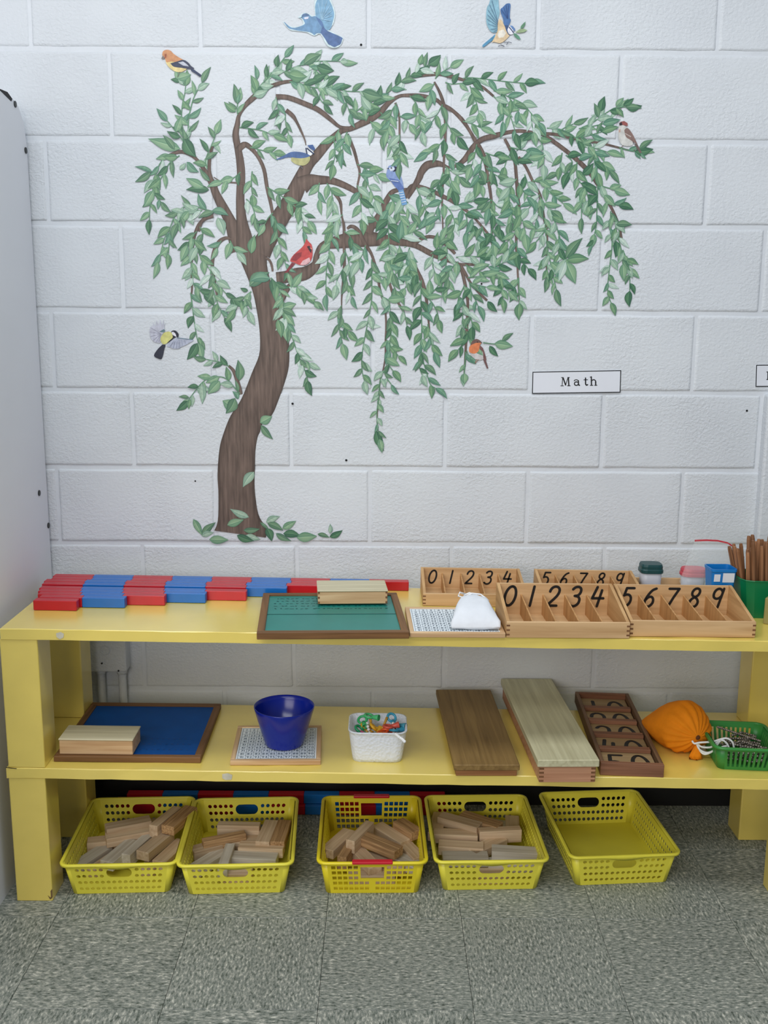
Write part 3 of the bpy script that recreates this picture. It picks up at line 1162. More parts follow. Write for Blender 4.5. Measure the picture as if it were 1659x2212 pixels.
def wz(px, py, z):
    return z
bm = bmesh.new()
secs = []
for k in range(9):
    s = k/8
    f_ = .86+.14*s
    secs.append([(px*f_, py*f_, H0*s) for px, py in rrect(W0, D0, .024, 6)])
secs.append([(px*1.02, py*1.02, H0+.001) for px, py in rrect(W0, D0, .024, 6)])
secs.append([(px*1.02, py*1.02, H0+.0035) for px, py in rrect(W0, D0, .024, 6)])
secs.append([(px*.965, py*.965, H0+.0035) for px, py in rrect(W0, D0, .024, 6)])
secs.append([(px*.82, py*.82, .004) for px, py in rrect(W0, D0, .024, 6)])
bm_loft(bm, secs, True, True)
mw, nt, b_, L_ = newmat('woven_white')
b_.inputs['Base Color'].default_value = lin((228, 234, 246))
b_.inputs['Roughness'].default_value = .5
tc = nt.nodes.new('ShaderNodeTexCoord')
vo = nt.nodes.new('ShaderNodeTexVoronoi')
vo.inputs['Scale'].default_value = 150
L_.new(tc.outputs['Object'], vo.inputs['Vector'])
bp = nt.nodes.new('ShaderNodeBump')
bp.inputs['Strength'].default_value = .5
bp.inputs['Distance'].default_value = .0025
L_.new(vo.outputs['Distance'], bp.inputs['Height'])
L_.new(bp.outputs['Normal'], b_.inputs['Normal'])
obj('basket_body', bm, mw, wb, True)
zb0 = zmid(bx)
CL = [  # px, py, height above board, colour, label, tilt x, y, rot
    (773, 1592, .052, (30, 140, 96), 'green ring clip at the left side of the white basket', .5, .3, .3),
    (783, 1556, .078, (60, 176, 110), 'light green ring clip standing highest at the back of the white basket', .9, -.3, .2),
    (797, 1548, .084, (80, 190, 124), 'light green cup clip at the back of the white basket', .6, .1, 1.1),
    (789, 1570, .066, (214, 160, 40), 'mustard ring clip beside the green cup clip', 1.1, .2, .8),
    (807, 1572, .068, (224, 170, 36), 'yellow ring clip in the middle of the white basket', 1.2, -.3, 2.0),
    (795, 1590, .054, (200, 70, 120), 'pink clip low in the middle of the white basket', .7, .4, .5),
    (834, 1580, .062, (218, 92, 40), 'orange cup clip on the right of the white basket', .9, .5, 2.4),
    (838, 1571, .072, (206, 86, 70), 'coral ring clip above the orange cup clip', .5, .1, 1.7),
    (846, 1552, .080, (60, 156, 190), 'sky blue ring clip at the right back of the white basket', 1.2, .1, .4),
    (776, 1576, .066, (36, 150, 100), 'second green ring clip above the lower left one', 1.0, .2, .9),
    (826, 1590, .060, (228, 104, 44), 'orange ring clip lying under the orange cup clip', .4, .2, .2),
    (843, 1592, .058, (214, 84, 40), 'orange clip low at the right front of the white basket', .9, -.4, 1.5),
    (812, 1592, .056, (214, 168, 52), 'yellow clip lying low in the middle of the white basket', .3, .3, 2.6),
    (788, 1590, .058, (196, 84, 132), 'pink ring clip left of the pink clip in the white basket', 1.1, .2, 1.9),
    (851, 1580, .064, (44, 140, 170), 'blue ring clip below the teal blue clip', .7, .3, 2.2),
    (856, 1566, .068, (70, 150, 176), 'teal blue clip under the sky blue ring', .6, .5, 1.0),
]
for (x, y, h, c, lb, rx, ry, rz) in CL:
    p = M(x, y, h)
    p.y = max(p.y, -.402)
    m_ = flat(c, .35, 'clip_plastic')
    t = thing('toy_clip', lb, 'clip', (p.x, p.y, zb0+h+.002), (rx-.4, ry, rz), 'clips in the white basket')
    t.scale = (1.18, 1.18, 1.18)
    bm = bmesh.new()
    bm_tube(bm, [(.0085*math.cos(a*math.pi/8), .0085*math.sin(a*math.pi/8), 0) for a in range(16)], .0028, 6, closed=True)
    obj('ring', bm, m_, t, True)
    bm = bm_lathe(bmesh.new(), [(0, -.002), (.0035, -.002), (.0045, .004), (.0065, .013), (.006, .014), (.004, .006), (0, .005)], 14)
    bmesh.ops.transform(bm, matrix=Matrix.Translation((.0, -.0085, .001)) @ Matrix.Rotation(1.3, 4, 'X'), verts=bm.verts)
    obj('cup', bm, m_, t, True)
for (xa, ya, ha, xb, yb, hb_, c, lb) in ((818, 1596, .05, 836, 1550, .085, (212, 166, 74), 'longer wooden stick leaning in the white basket'),
                                          (826, 1597, .05, 838, 1578, .066, (196, 140, 60), 'short wooden stick in front of the longer one in the white basket'),
                                          (784, 1597, .05, 793, 1578, .066, (222, 178, 96), 'wooden stick left of the pink clip in the white basket'),
                                          (803, 1575, .06, 800, 1552, .082, (206, 150, 50), 'mustard stick between the green and yellow clips')):
    a, b2 = M(xa, ya, ha), M(xb, yb, hb_)
    a.z, b2.z = zb0+ha, zb0+hb_
    t = thing('wooden_peg', lb, 'stick', a)
    obj('peg_body', tube([(0, 0, 0), (b2-a)*.5, b2-a], .0032, 8), flat(c, .6, 'peg_wood'), t, True)
ball = None
for (pts, lb) in (([(793, 1563, .078), (796, 1576, .068), (800, 1590, .056), (803, 1597, .05)], 'string of white beads hanging below the green cup clip'),
                  ([(849, 1563, .076), (850, 1576, .066), (851, 1588, .060)], 'string of white beads below the sky blue ring'),
                  ([(855, 1586, .0765), (862, 1592, .0785), (869, 1597, .0785), (876, 1604, .078)], 'string of white beads hanging over the basket rim')):
    P = [M(x, y, h) for x, y, h in pts]
    t = thing('bead_string', lb, 'beads', P[0])
    bm = bmesh.new()
    tot = 0
    for a, b2 in zip(P, P[1:]):
        k = max(1, round((b2-a).length/.0070))
        for q in range(k):
            v = a+(b2-a)*(q/k)-P[0]
            bmesh.ops.create_icosphere(bm, subdivisions=2, radius=.0037, matrix=Matrix.Translation(v))
    obj('beads', bm, M_CORD, t, True)
for (x, y, h, lb) in ((776, 1597, .05, 'single white bead at the front left of the white basket'),):
    p = M(x, y, h)
    bm = bmesh.new()
    bmesh.ops.create_icosphere(bm, subdivisions=2, radius=.0045)
    o = obj('white_bead', bm, M_CORD, None, True)
    o.location = p
    tag(o, lb, 'bead')

# ------------------------------------------------------------------ the three long boxes


def long_box(name, label, x0, x1, xb0, yf, yb, h, lid, mb, mbx, ml, over, dz=.0006):
    w, d = x1-x0, yb-yf
    cx = (x0+x1)/2
    skew = (xb0-x0)
    a = -math.atan2(skew, d)
    mx, my = cx+skew/2, (yf+yb)/2
    t = thing(name, label, 'box', (mx, my, zmid(mx)+dz), tilt(MIDS, a))
    bm = bmesh.new()
    bm_box(bm, -w/2, w/2, -d/2, d/2, 0, h-lid-.0006, .0012)
    obj('body', bm, mb, t)
    obj('lid', box(-w/2-over, w/2+over, -d/2-over, d/2+over*.3, h-lid, h, .0015), ml, t)
    return t, w, d


t, w, d = long_box('long_box', 'brown closed wooden box, leftmost of the three long boxes', 1.014, 1.152, .998, -.487, -.030, .029, .014, M_BROWNBOXX, M_BROWNBOXX, M_BROWNBOX, .005)
t, w, d = long_box('long_box', 'taller closed box with pale olive lid, middle of the long boxes', 1.197, 1.323, 1.175, -.513, -.012, .056, .017, M_PINKW, M_PINKW, M_OLIVEBOX, .006)
for sx in (-1, 1):
    for q in range(4):
        z0 = .002+.038*(q*2)/8
        obj('finger_joint', box((-w/2-.0002 if sx < 0 else w/2-.010), (-w/2+.010 if sx < 0 else w/2+.0002), -d/2-.0003, -d/2+.002, z0, z0+.0045), M_JOINT, t)
# open number tray
x0, x1, yf, yb = 1.342, 1.484, -.478, -.036
mx, my = (x0+x1)/2+.013, (yf+yb)/2
sg = thing('number_tray', 'open dark wooden tray of panels numbered 10 to 50 between slats', 'tray', (mx, my, zmid(mx)+.0006), tilt(MIDS, -.058))
w, d, h = x1-x0, yb-yf, .030
for sx in (-1, 1):
    obj('side_rail', box(sx*w/2-(.009 if sx > 0 else 0), sx*w/2+(.009 if sx < 0 else 0), -d/2+.012, d/2, 0, h, .001), M_SEGY, sg)
obj('front_rail', box(-w/2, w/2, -d/2, -d/2+.012, 0, h, .001), M_SEG, sg)
obj('back_rail', box(-w/2+.009, w/2-.009, d/2-.012, d/2, 0, h, .001), M_SEG, sg)
obj('tray_base', box(-w/2+.009, w/2-.009, -d/2+.012, d/2-.012, 0, .008), M_SEGP, sg)
n5 = 5
step = (d-.024)/5
for k in range(5):
    y0 = d/2-.012-step*(k+1)
    pn = obj('number_panel', box(-w/2+.010, w/2-.012, y0+.001, y0+step-.001, .0082, .0165, .0006), M_SEGP, sg)
    if k < 4:
        obj('slat', box(-w/2+.010, w/2-.012, y0-.008, y0+.010, .0168, .0262, .001), M_PINKW if False else M_SEG, sg)
    for s_, xx in ((str(k+1), -.030), ('0', .026)):
        bm = bmesh.new()
        hh = step*.86
        numeral(bm, s_, xx, y0+.008-step*.50, .044, step*1.18, lambda u, v, q, yy=y0: (u, max(v, yy+.003), .0168+.00003*q), .02, .21)
        obj('numeral', bm, M_INK, pn)

# orange drawstring bag
og = thing('drawstring_bag', 'stuffed orange cotton drawstring bag lying on its side', 'bag', (0, 0, 0))
mouth = Vector((1.5905, -.378, .3655))
tip = Vector((W(1384, 1541, -.20).x, -.20, zmid(1.52)+.013))
ctr = Vector((1.574, -.322, zmid(1.574)+.0565))
prof = [(0, .004), (.07, .013), (.15, .025), (.24, .037), (.33, .0475), (.42, .0555), (.51, .0605), (.60, .0625), (.68, .0615), (.76, .0570), (.83, .0500), (.89, .0415), (.94, .0310), (.975, .0200), (.995, .0095), (1.0, .0045)]


def path(s):
    return tip.lerp(ctr, s/.6) if s < .6 else ctr.lerp(mouth, (s-.6)/.4)


D1, D2 = (ctr-tip).normalized(), (mouth-ctr).normalized()
random.seed(5)
loops = []
for s, r in prof:
    c = path(s)
    d_ = D1.lerp(D2, max(0, min(1, (s-.4)/.45))).normalized()
    a1 = d_.cross(Vector((0, 0, 1))).normalized()
    b1 = a1.cross(d_).normalized()
    L = []
    nn = 72
    for q in range(nn):
        a = 2*math.pi*q/nn
        fold = 0
        if s > .6:
            k = (s-.6)/.4
            fold = .0042*math.sqrt(k)*math.sin(17*a+1.3*math.sin(3*a))*min(1, r/.02)
        rr = r+fold+.003*math.sin(3*a+4*s)*min(1, r/.03)
        flat_ = 1.06
        p = c+a1*math.cos(a)*rr*flat_+b1*math.sin(a)*rr*.98
        zmin = zmid(p.x)+.0015
        if p.z < zmin: p.z = zmin+random.uniform(0, .0006)
        L.append(p)
    loops.append(L)
bm = bmesh.new()
bm_loft(bm, loops, True, True)
obj('bag_body', bm, M_ORANGE, og, True)
bm = bmesh.new()
L1 = []
for k in range(5):
    q = k/4
    c = Vector((1.5905-.003*q, -.379-.002*q, .352-.0385*q))
    c.z = max(c.z, zmid(1.59)+.0012)
    L1.append([c+Vector((math.cos(2*math.pi*t/32)*(.004+.012*q), math.sin(2*math.pi*t/32)*(.004+.004*q), .0035*q*math.sin(5*2*math.pi*t/32)+.003*q)) for t in range(32)])
bm_loft(bm, L1, True, True)
obj('mouth_frill', bm, M_ORANGE, og, True)
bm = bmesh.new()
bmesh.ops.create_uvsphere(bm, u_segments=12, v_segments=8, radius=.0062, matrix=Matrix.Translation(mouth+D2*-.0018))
obj('mouth_opening', bm, flat((96, 52, 14), .9, 'shadowed_cotton'), og, True)  # dark brown ball, the shade inside the mouth put into its colour


def dcord(px, Y, r=.0024):
    P = []
    for k, (x, y) in enumerate(px):
        yy = Y[k] if isinstance(Y, list) else Y
        P.append(W(x, y, yy))
    # smooth
    Q = []
    for i in range(len(P)-1):
        p0, p1, p2, p3 = P[max(i-1, 0)], P[i], P[i+1], P[min(i+2, len(P)-1)]
        for q in range(5):
            t = q/5
            Q.append(.5*((2*p1)+(p2-p0)*t+(2*p0-5*p1+4*p2-p3)*t*t+(3*p1-p0-3*p2+p3)*t**3))
    Q.append(P[-1])
    return tube(Q, r, 8)


Yc = -.384
for px in ([(1495, 1600), (1500, 1606), (1512, 1604), (1540, 1602), (1556, 1597), (1570, 1595), (1582, 1603), (1586, 1619)],
           [(1505, 1604), (1515, 1613), (1535, 1614), (1548, 1604), (1560, 1599), (1570, 1606), (1575, 1617)],
           [(1505, 1607), (1512, 1620), (1528, 1626), (1545, 1620), (1562, 1613), (1570, 1612)],
           [(1507, 1610), (1514, 1624), (1524, 1629), (1540, 1622), (1550, 1608), (1556, 1600)]):
    obj('drawstring', dcord(px, [Yc-.022*i/len(px) for i in range(len(px))]), M_CORD, og, True)

# ------------------------------------------------------------------ perforated panels


def perf(bm, P, nu, nv, hole, th, mode='round', seg=8, frac=.62):
    """panel over the bilinear patch P(u,v) split into nu x nv cells; hole(i,j) says which are pierced"""
    def nrm(u, v):
        e = 1e-3
        a = P(min(u+e, 1), v)-P(max(u-e, 0), v)
        b = P(u, min(v+e, 1))-P(u, max(v-e, 0))
        return a.cross(b).normalized()

    def q4(pts):
        bm.faces.new([bm.verts.new(p) for p in pts])
    for i in range(nu):
        for j in range(nv):
            u0, u1, v0, v1 = i/nu, (i+1)/nu, j/nv, (j+1)/nv
            n = nrm((u0+u1)/2, (v0+v1)/2)*th
            h = hole(i, j)
            if not h:
                c = [P(u0, v0), P(u1, v0), P(u1, v1), P(u0, v1)]
                q4(c)
                q4([p-n for p in c][::-1])
                continue
            uc, vc = (u0+u1)/2, (v0+v1)/2
            lu = (P(u1, vc)-P(u0, vc)).length
            lv = (P(uc, v1)-P(uc, v0)).length
            r = frac*min(lu, lv)/2
            ru, rv = r/lu*(u1-u0), r/lv*(v1-v0)
            if mode == 'slot': ru, rv = frac*.42*(u1-u0), .42*(v1-v0)
            outer = [(u1, vc), (u1, v1), (uc, v1), (u0, v1), (u0, vc), (u0, v0), (uc, v0), (u1, v0)]
            if mode == 'round':
                inner = [(uc+ru*math.cos(k*math.pi/4), vc+rv*math.sin(k*math.pi/4)) for k in range(8)]
            else:
                inner = [(uc+ru*a, vc+rv*b) for a, b in ((1, 0), (1, 1), (0, 1), (-1, 1), (-1, 0), (-1, -1), (0, -1), (1, -1))]
            O_ = [P(*q) for q in outer]
            I_ = [P(*q) for q in inner]
            for k in range(8):
                k2 = (k+1) % 8
                q4([O_[k], O_[k2], I_[k2], I_[k]])
                q4([I_[k]-n, I_[k2]-n, O_[k2]-n, O_[k]-n])
                q4([I_[k], I_[k2], I_[k2]-n, I_[k]-n])


def slot_cell(bm, P, u0, u1, v0, v1, th, round_=True):
    """a panel piece with one long hand hole"""
    uc, vc = (u0+u1)/2, (v0+v1)/2
    lu = (P(u1, vc)-P(u0, vc)).length
    lv = (P(uc, v1)-P(uc, v0)).length
    hw, hh = lu*.5*.86, lv*.5*.74
    n = (P(u1, vc)-P(u0, vc)).cross(P(uc, v1)-P(uc, v0)).normalized()*th
    N = 24
    I_, O_ = [], []
    for k in range(N):
        a = 2*math.pi*k/N
        ca, sa = math.cos(a), math.sin(a)
        if round_:
            x = (hw-hh)*(1 if ca > 0 else -1)*(min(1, abs(ca)*6))+hh*ca
            y = hh*sa
        else:
            m_ = max(abs(ca), abs(sa))
            x, y = hw*ca/m_, hh*sa/m_
        m_ = max(abs(ca), abs(sa))
        ox, oy = lu*.5*ca/m_, lv*.5*sa/m_
        I_.append(P(uc+x/lu*(u1-u0), vc+y/lv*(v1-v0)))
        O_.append(P(uc+ox/lu*(u1-u0), vc+oy/lv*(v1-v0)))
    for k in range(N):
        k2 = (k+1) % N
        for pts in ([O_[k], O_[k2], I_[k2], I_[k]], [I_[k]-n, I_[k2]-n, O_[k2]-n, O_[k]-n], [I_[k], I_[k2], I_[k2]-n, I_[k]-n]):
            bm.faces.new([bm.verts.new(p) for p in pts])


def bilinear(a, b, c, d):
    return lambda u, v: a*(1-u)*(1-v)+b*u*(1-v)+c*u*v+d*(1-u)*v


def basket_meshes(Wt, Dt, Wb, Db, H, r, mode, m_, cols_f, cols_s, rows, solid_side=False):
    """returns list of (part name, mesh): four pierced walls with rounded corners, floor plate, rim"""
    th = .0022
    out = []
    top = [(Wt/2, Dt/2), (-Wt/2, Dt/2), (-Wt/2, -Dt/2), (Wt/2, -Dt/2)]
    bot = [(Wb/2, Db/2), (-Wb/2, Db/2), (-Wb/2, -Db/2), (Wb/2, -Db/2)]
    rb = r*.8
    mz = .07          # plain margin at the foot of the wall, as a share of its height
    mt = .10
    for side in range(4):   # 0 front, 1 right, 2 back, 3 left
        a, b = {0: (2, 3), 1: (3, 0), 2: (0, 1), 3: (1, 2)}[side]
        def corner(i, j, R_, z, t_):
            p, q = Vector((t_[i][0], t_[i][1], 0)), Vector((t_[j][0], t_[j][1], 0))
            dd = (q-p).normalized()
            return Vector((p.x+dd.x*R_, p.y+dd.y*R_, z))
        A0, B0 = corner(a, b, rb, 0, bot), corner(b, a, rb, 0, bot)
        A1, B1 = corner(a, b, r, H, top), corner(b, a, r, H, top)
        full = bilinear(A0, B0, B1, A1)
        bm = bmesh.new()
        nc = cols_f if side in (0, 2) else cols_s
        mu = .035 if side in (0, 2) else .03
        # plain margins
        for (ua, ub, va, vb) in ((0, mu, 0, 1), (1-mu, 1, 0, 1), (mu, 1-mu, 0, mz), (mu, 1-mu, 1-mt, 1)):
            c = [full(ua, va), full(ub, va), full(ub, vb), full(ua, vb)]
            n = (c[1]-c[0]).cross(c[3]-c[0]).normalized()*th
            bm.faces.new([bm.verts.new(p) for p in c])
            bm.faces.new([bm.verts.new(p-n) for p in c][::-1])
        inn = lambda u, v, f=full: f(mu+(1-2*mu)*u, mz+(1-mz-mt)*v)
        if mode == 'slot':
            perf(bm, inn, nc, rows, lambda i, j: True, th, mode, frac=.6)
        elif side in (0, 2):
            k0, k1 = (nc-5)//2, nc-(nc-5)//2      # columns of the hand hole
            half = rows//2
            def hole(i, j):
                if j >= half and k0 <= i < k1: return None
                return True
            # draw pierced cells outside the hand hole
            for (i0, i1, j0, j1) in ((0, k0, 0, rows), (k1, nc, 0, rows), (k0, k1, 0, half)):
                sub = lambda u, v, i0=i0, i1=i1, j0=j0, j1=j1: inn((i0+(i1-i0)*u)/nc, (j0+(j1-j0)*v)/rows)
                rib = (mode == 'square' and i0 == k0)
                perf(bm, sub, i1-i0, j1-j0, (lambda i, j, m2=(i1-i0)//2: not (rib and i == m2)), th, mode, frac=.72 if mode == 'round' else .76)
            slot_cell(bm, inn, k0/nc, k1/nc, half/rows, 1, th, mode == 'round')
        else:
            perf(bm, inn, nc, rows, lambda i, j: True, th, mode, frac=.72 if mode == 'round' else .76)
        bmesh.ops.remove_doubles(bm, verts=bm.verts, dist=.00002)
        out.append(('side_wall', mesh_of('side_wall', bm, m_)))
    # corners
    for k, (sx, sy) in enumerate(((1, 1), (-1, 1), (-1, -1), (1, -1))):
        bm = bmesh.new()
        L4 = []
        for off, top_ in ((0, 0), (0, 1), (th, 1), (th, 0)):
            W4, R4, Z4 = (Wt, r, H) if top_ else (Wb, rb, 0)
            D4 = Dt if top_ else Db
            L4.append([bm.verts.new((sx*(W4/2-R4)+(R4-off)*math.cos(math.radians(90*k+18*q)), sy*(D4/2-R4)+(R4-off)*math.sin(math.radians(90*k+18*q)), Z4)) for q in range(6)])
        for A, B in zip(L4, L4[1:]+L4[:1]):
            for q in range(5):
                bm.faces.new((A[q], A[q+1], B[q+1], B[q]))
        bmesh.ops.recalc_face_normals(bm, faces=bm.faces)
        out.append(('corner', mesh_of('corner', bm, m_, True)))
    bm = bmesh.new()
    bm_loft(bm, [[(x, y, z) for x, y in rrect(Wb, Db, rb, 5)] for z in (.0004, .0028)], True, True)
    out.append(('bottom', mesh_of('bottom', bm, m_)))
    # rim: a rolled lip, a little deeper at the middle of the front and back
    bm = bmesh.new()
    path = rrect(Wt+.006, Dt+.006, r+.003, 5)
    dense = []
    for i in range(len(path)):
        p, q = path[i], path[(i+1) % len(path)]
        k = max(1, int(math.dist(p, q)/.012))
        for s in range(k):
            dense.append((p[0]+(q[0]-p[0])*s/k, p[1]+(q[1]-p[1])*s/k))
    loops = [[] for _ in range(6)]
    for x, y in dense:
        ln = math.hypot(x/(Wt), y/(Dt))
        nx, ny = x/Wt, y/Dt
        if abs(nx) > abs(ny): nv = Vector((math.copysign(1, nx), 0))
        else: nv = Vector((0, math.copysign(1, ny)))
        dip = 0
        if abs(abs(y)-(Dt/2+.003)) < .004 and abs(x) < Wt*.24:
            dip = .5*(1+math.cos(x/(Wt*.24)*math.pi))
        if mode != 'round': dip = 0
        prof = ((-.0030, -.0025), (-.0033, .0010), (-.0008, .0028), (.0042, .0022), (.0054, .0002), (.0048, -.0042-.006*dip))
        cx = math.copysign(max(0, abs(x)-(Wt/2-r)), x)
        cy = math.copysign(max(0, abs(y)-(Dt/2-r)), y)
        v = Vector((cx, cy))
        if v.length > 1e-6: v.normalize()
        for k, (o_, z) in enumerate(prof):
            loops[k].append((x+v.x*o_, y+v.y*o_, H+z))
    bm_loft(bm, loops+[loops[0]])
    out.append(('rim', mesh_of('rim', bm, m_, True)))
    return out


# green bead basket on the middle board
gbk = thing('bead_basket', 'green slotted plastic basket of bead chains at the right', 'basket', (1.690, -.374, zmid(1.69)+.0006), tilt(MIDS, -.06))
for nm, me in basket_meshes(.146, .15, .126, .125, .058, .018, 'slot', M_GREENB, 9, 9, 1):
    link(nm, me, gbk)
random.seed(11)
for k in range(16):
    t = thing('bead_chain', 'straight bead chain lying highest across the green basket' if k == 0 else 'chain of dark metallic beads heaped in the green basket', 'bead chain', (1.688, -.374, zmid(1.69)+.006), tilt(MIDS, -.06), None if k == 0 else 'bead chains in the green basket')
    bm = bmesh.new()
    if k == 0:
        pts = [Vector((-.035+.085*s, .052-.05*s, .050-.010*s)) for s in [q/24 for q in range(25)]]
    else:
        x, y, a = random.uniform(-.05, -.01), random.uniform(-.045, .045), random.uniform(-.5, .5)
        z = .006+.0024*k
        pts = []
        for q in range(26):
            pts.append(Vector((x, y, z+random.uniform(-.001, .001))))
            a += random.uniform(-.25, .25)
            x += .0056*math.cos(a)
            y += .0056*math.sin(a)
            if abs(y) > .050: a = -a
            if x > .046: a = math.pi-a
            x = max(-.050, min(.050, x))
            y = max(-.052, min(.052, y))
    for p in pts:
        bmesh.ops.create_icosphere(bm, subdivisions=1, radius=.0034, matrix=Matrix.Translation(p))
    obj('beads', bm, M_BEAD, t, True)

# ------------------------------------------------------------------ yellow baskets on the floor
BW, BD, BH = .257, .320, .084
bmA = basket_meshes(BW, BD, .226, .288, BH, .015, 'round', M_BYEL, 15, 20, 4)
bmB = basket_meshes(.245, .320, .220, .290, .088, .016, 'square', M_BYEL2, 15, 20, 5)
BK = [((124, 1868), (384, 1868), (418, 1723), (205, 1723), 'yellow perforated basket of wooden blocks beside the left post', .085),
      ((385, 1872), (628, 1870), (643, 1722), (425, 1722), 'yellow perforated basket of wooden blocks, second from the left post', .085),
      ((688, 1866), (921, 1866), (908, 1720), (697, 1720), 'yellow basket with square holes and red grips, full of wooden blocks', .088),
      ((942, 1862), (1186, 1862), (1136, 1717), (915, 1717), 'yellow perforated basket of pale blocks, beside the red-gripped basket', .085),
      ((1238, 1850), (1468, 1848), (1372, 1708), (1166, 1710), 'empty yellow perforated basket at the right', .085)]
BPOS = []
for k, (a, b, c, d, lb, h) in enumerate(BK):
    A, B, C_, D_ = (F(*q, h) for q in (a, b, c, d))
    fc, bc_ = (A+B)/2, (C_+D_)/2
    rz = math.atan2(-(bc_.x-fc.x), bc_.y-fc.y)
    cx, cy = (fc.x+bc_.x)/2, (fc.y+bc_.y)/2
    t = thing('storage_basket', lb, 'basket', (cx, cy, .0003), (0, 0, rz), 'yellow storage baskets' if k != 2 else None)
    for nm, me in (bmB if k == 2 else bmA):
        link(nm, me, t)
    if k == 2:
        for sy in (-1, 1):
            bm = bmesh.new()
            bm_box(bm, -.047, .047, sy*.163-.007, sy*.163+.007, .0865, .0935, .002, 2)
            g = obj('grip', bm, M_GRIP, t)
            tag(g, 'red grip')
    BPOS.append((cx, cy, rz))

# wooden blocks in the baskets: pixel of the top centre, height of the top, turn, size, stock
BSZ = [(.112, .036, .024), (.108, .024, .034), (.075, .036, .024)]
blk_me = {}


def block(px, py, zt, deg, sz, mt, label, grp, rx=0., ry=0.):
    p = F(px, py, zt)
    key = (sz, mt)
    mm = (M_BLOCK, M_BLOCK2, M_BLOCK3)[mt]
    if key not in blk_me:
        l, w, h = BSZ[sz]
        blk_me[key] = mesh_of('wooden_block', box(-l/2, l/2, -w/2, w/2, -h, 0, .0013), mm)
    o = link('wooden_block', blk_me[key])
    o.location = p
    o.rotation_euler = (math.radians(rx), math.radians(ry), math.radians(deg))
    tag(o, label, 'block', grp)
    return o


BL = {
    0: [(197, 1846, .035, 62, 0, 1, 'grey block at the front left of the first basket'), (226, 1856, .028, 62, 1, 0, 'thin block beside the grey one in the first basket'),
        (259, 1836, .052, 70, 0, 1, 'round-ended grey block in the front middle of the first basket'), (297, 1822, .056, 72, 1, 1, 'palest block standing on edge in the first basket'),
        (336, 1816, .060, 68, 0, 0, 'broad block with growth rings right of the palest one'), (369, 1836, .040, 70, 0, 0, 'block against the right wall of the first basket'),
        (278, 1797, .062, 22, 0, 0, 'block lying crosswise across the first basket'), (277, 1776, .075, 24, 0, 0, 'dark block on the crosswise one in the first basket'),
        (357, 1762, .086, 68, 1, 0, 'left of two high blocks at the back of the first basket'), (388, 1762, .088, 69, 0, 2, 'right of two high grooved blocks at the back of the first basket'),
        (222, 1812, .044, 12, 2, 0, 'short block at the left wall of the first basket'), (318, 1775, .058, 5, 2, 0, 'short block under the high pair in the first basket'),
        (327, 1862, .027, 80, 2, 0, 'short low block behind the front wall of the first basket')],
    1: [(516, 1779, .066, -2, 1, 0, 'long block on edge at the back of the second basket'), (484, 1806, .060, 22, 1, 2, 'rough dark block lying askew in the second basket'),
        (577, 1794, .058, 84, 0, 0, 'left of two parallel blocks at the right back of the second basket'), (607, 1794, .058, 86, 0, 2, 'right of two parallel blocks at the right back of the second basket'),
        (565, 1825, .048, -4, 0, 0, 'block across the right side of the second basket'), (550, 1847, .040, -5, 0, 1, 'pale knotted block at the front right of the second basket'),
        (489, 1846, .050, 88, 1, 1, 'narrow pale block pointing forward in the second basket'), (449, 1854, .034, 55, 0, 1, 'grey block at the front left of the second basket'),
        (446, 1826, .044, 30, 2, 0, 'short block at the left wall of the second basket'), (530, 1812, .044, 6, 0, 0, 'block under the rough dark one in the second basket'),
        (511, 1880, .026, 2, 2, 0, 'block seen through the hand hole of the second basket')],
    2: [(731, 1812, .052, 62, 0, 0, 'dark block at the left wall of the red-gripped basket'), (753, 1827, .058, 74, 1, 2, 'grooved block pointing forward in the red-gripped basket'),
        (778, 1794, .080, 64, 1, 0, 'high block lying over the grooved one'), (822, 1817, .072, -38, 0, 2, 'big grooved block lying diagonally in the red-gripped basket'),
        (788, 1848, .046, -62, 0, 0, 'block under the diagonal one in the red-gripped basket'), (880, 1782, .072, -52, 2, 2, 'short upended block at the right back of the red-gripped basket'),
        (845, 1797, .054, -50, 0, 0, 'grey block behind the big diagonal one'), (884, 1828, .046, -64, 0, 0, 'block against the right wall of the red-gripped basket'),
        (866, 1850, .040, -42, 0, 1, 'pale block at the front right of the red-gripped basket'), (832, 1856, .036, -28, 0, 0, 'low block at the front of the red-gripped basket'),
        (803, 1884, .026, 0, 0, 0, 'block seen through the grip opening of the red-gripped basket')],
    3: [(945, 1776, .052, 80, 0, 0, 'block at the left back of the fourth basket'), (993, 1770, .070, -30, 0, 0, 'high slanting block at the back of the fourth basket'),
        (1038, 1768, .068, -34, 0, 2, 'grooved block slanting beside the high one in the fourth basket'), (1072, 1776, .052, -20, 2, 1, 'short grey block at the back of the fourth basket'),
        (1107, 1776, .054, 84, 2, 0, 'short block at the right back corner of the fourth basket'), (984, 1797, .056, -4, 0, 0, 'dark block across the left of the fourth basket'),
        (1080, 1790, .066, 6, 1, 0, 'long block on edge across the right of the fourth basket'), (1052, 1822, .046, 40, 0, 0, 'block under the pale one in the fourth basket'),
        (996, 1823, .050, -6, 0, 0, 'brownish block above the front white block'), (1005, 1846, .046, 1, 0, 1, 'whitish block along the front left of the fourth basket'),
        (1112, 1834, .058, -6, 0, 1, 'whitest block tipped at the front right of the fourth basket'), (1104, 1860, .036, -2, 0, 1, 'low pale block at the front right of the fourth basket'),
        (1066, 1882, .026, 2, 2, 0, 'block seen through the hand hole of the fourth basket')]}
for k, L in BL.items():
    for (px, py, zt, dg, sz, mt, lb) in L:
        block(px, py, zt, dg, sz, mt, lb, 'wooden blocks in the baskets')
    # filler layer under the visible ones

# ------------------------------------------------------------------ wall signs


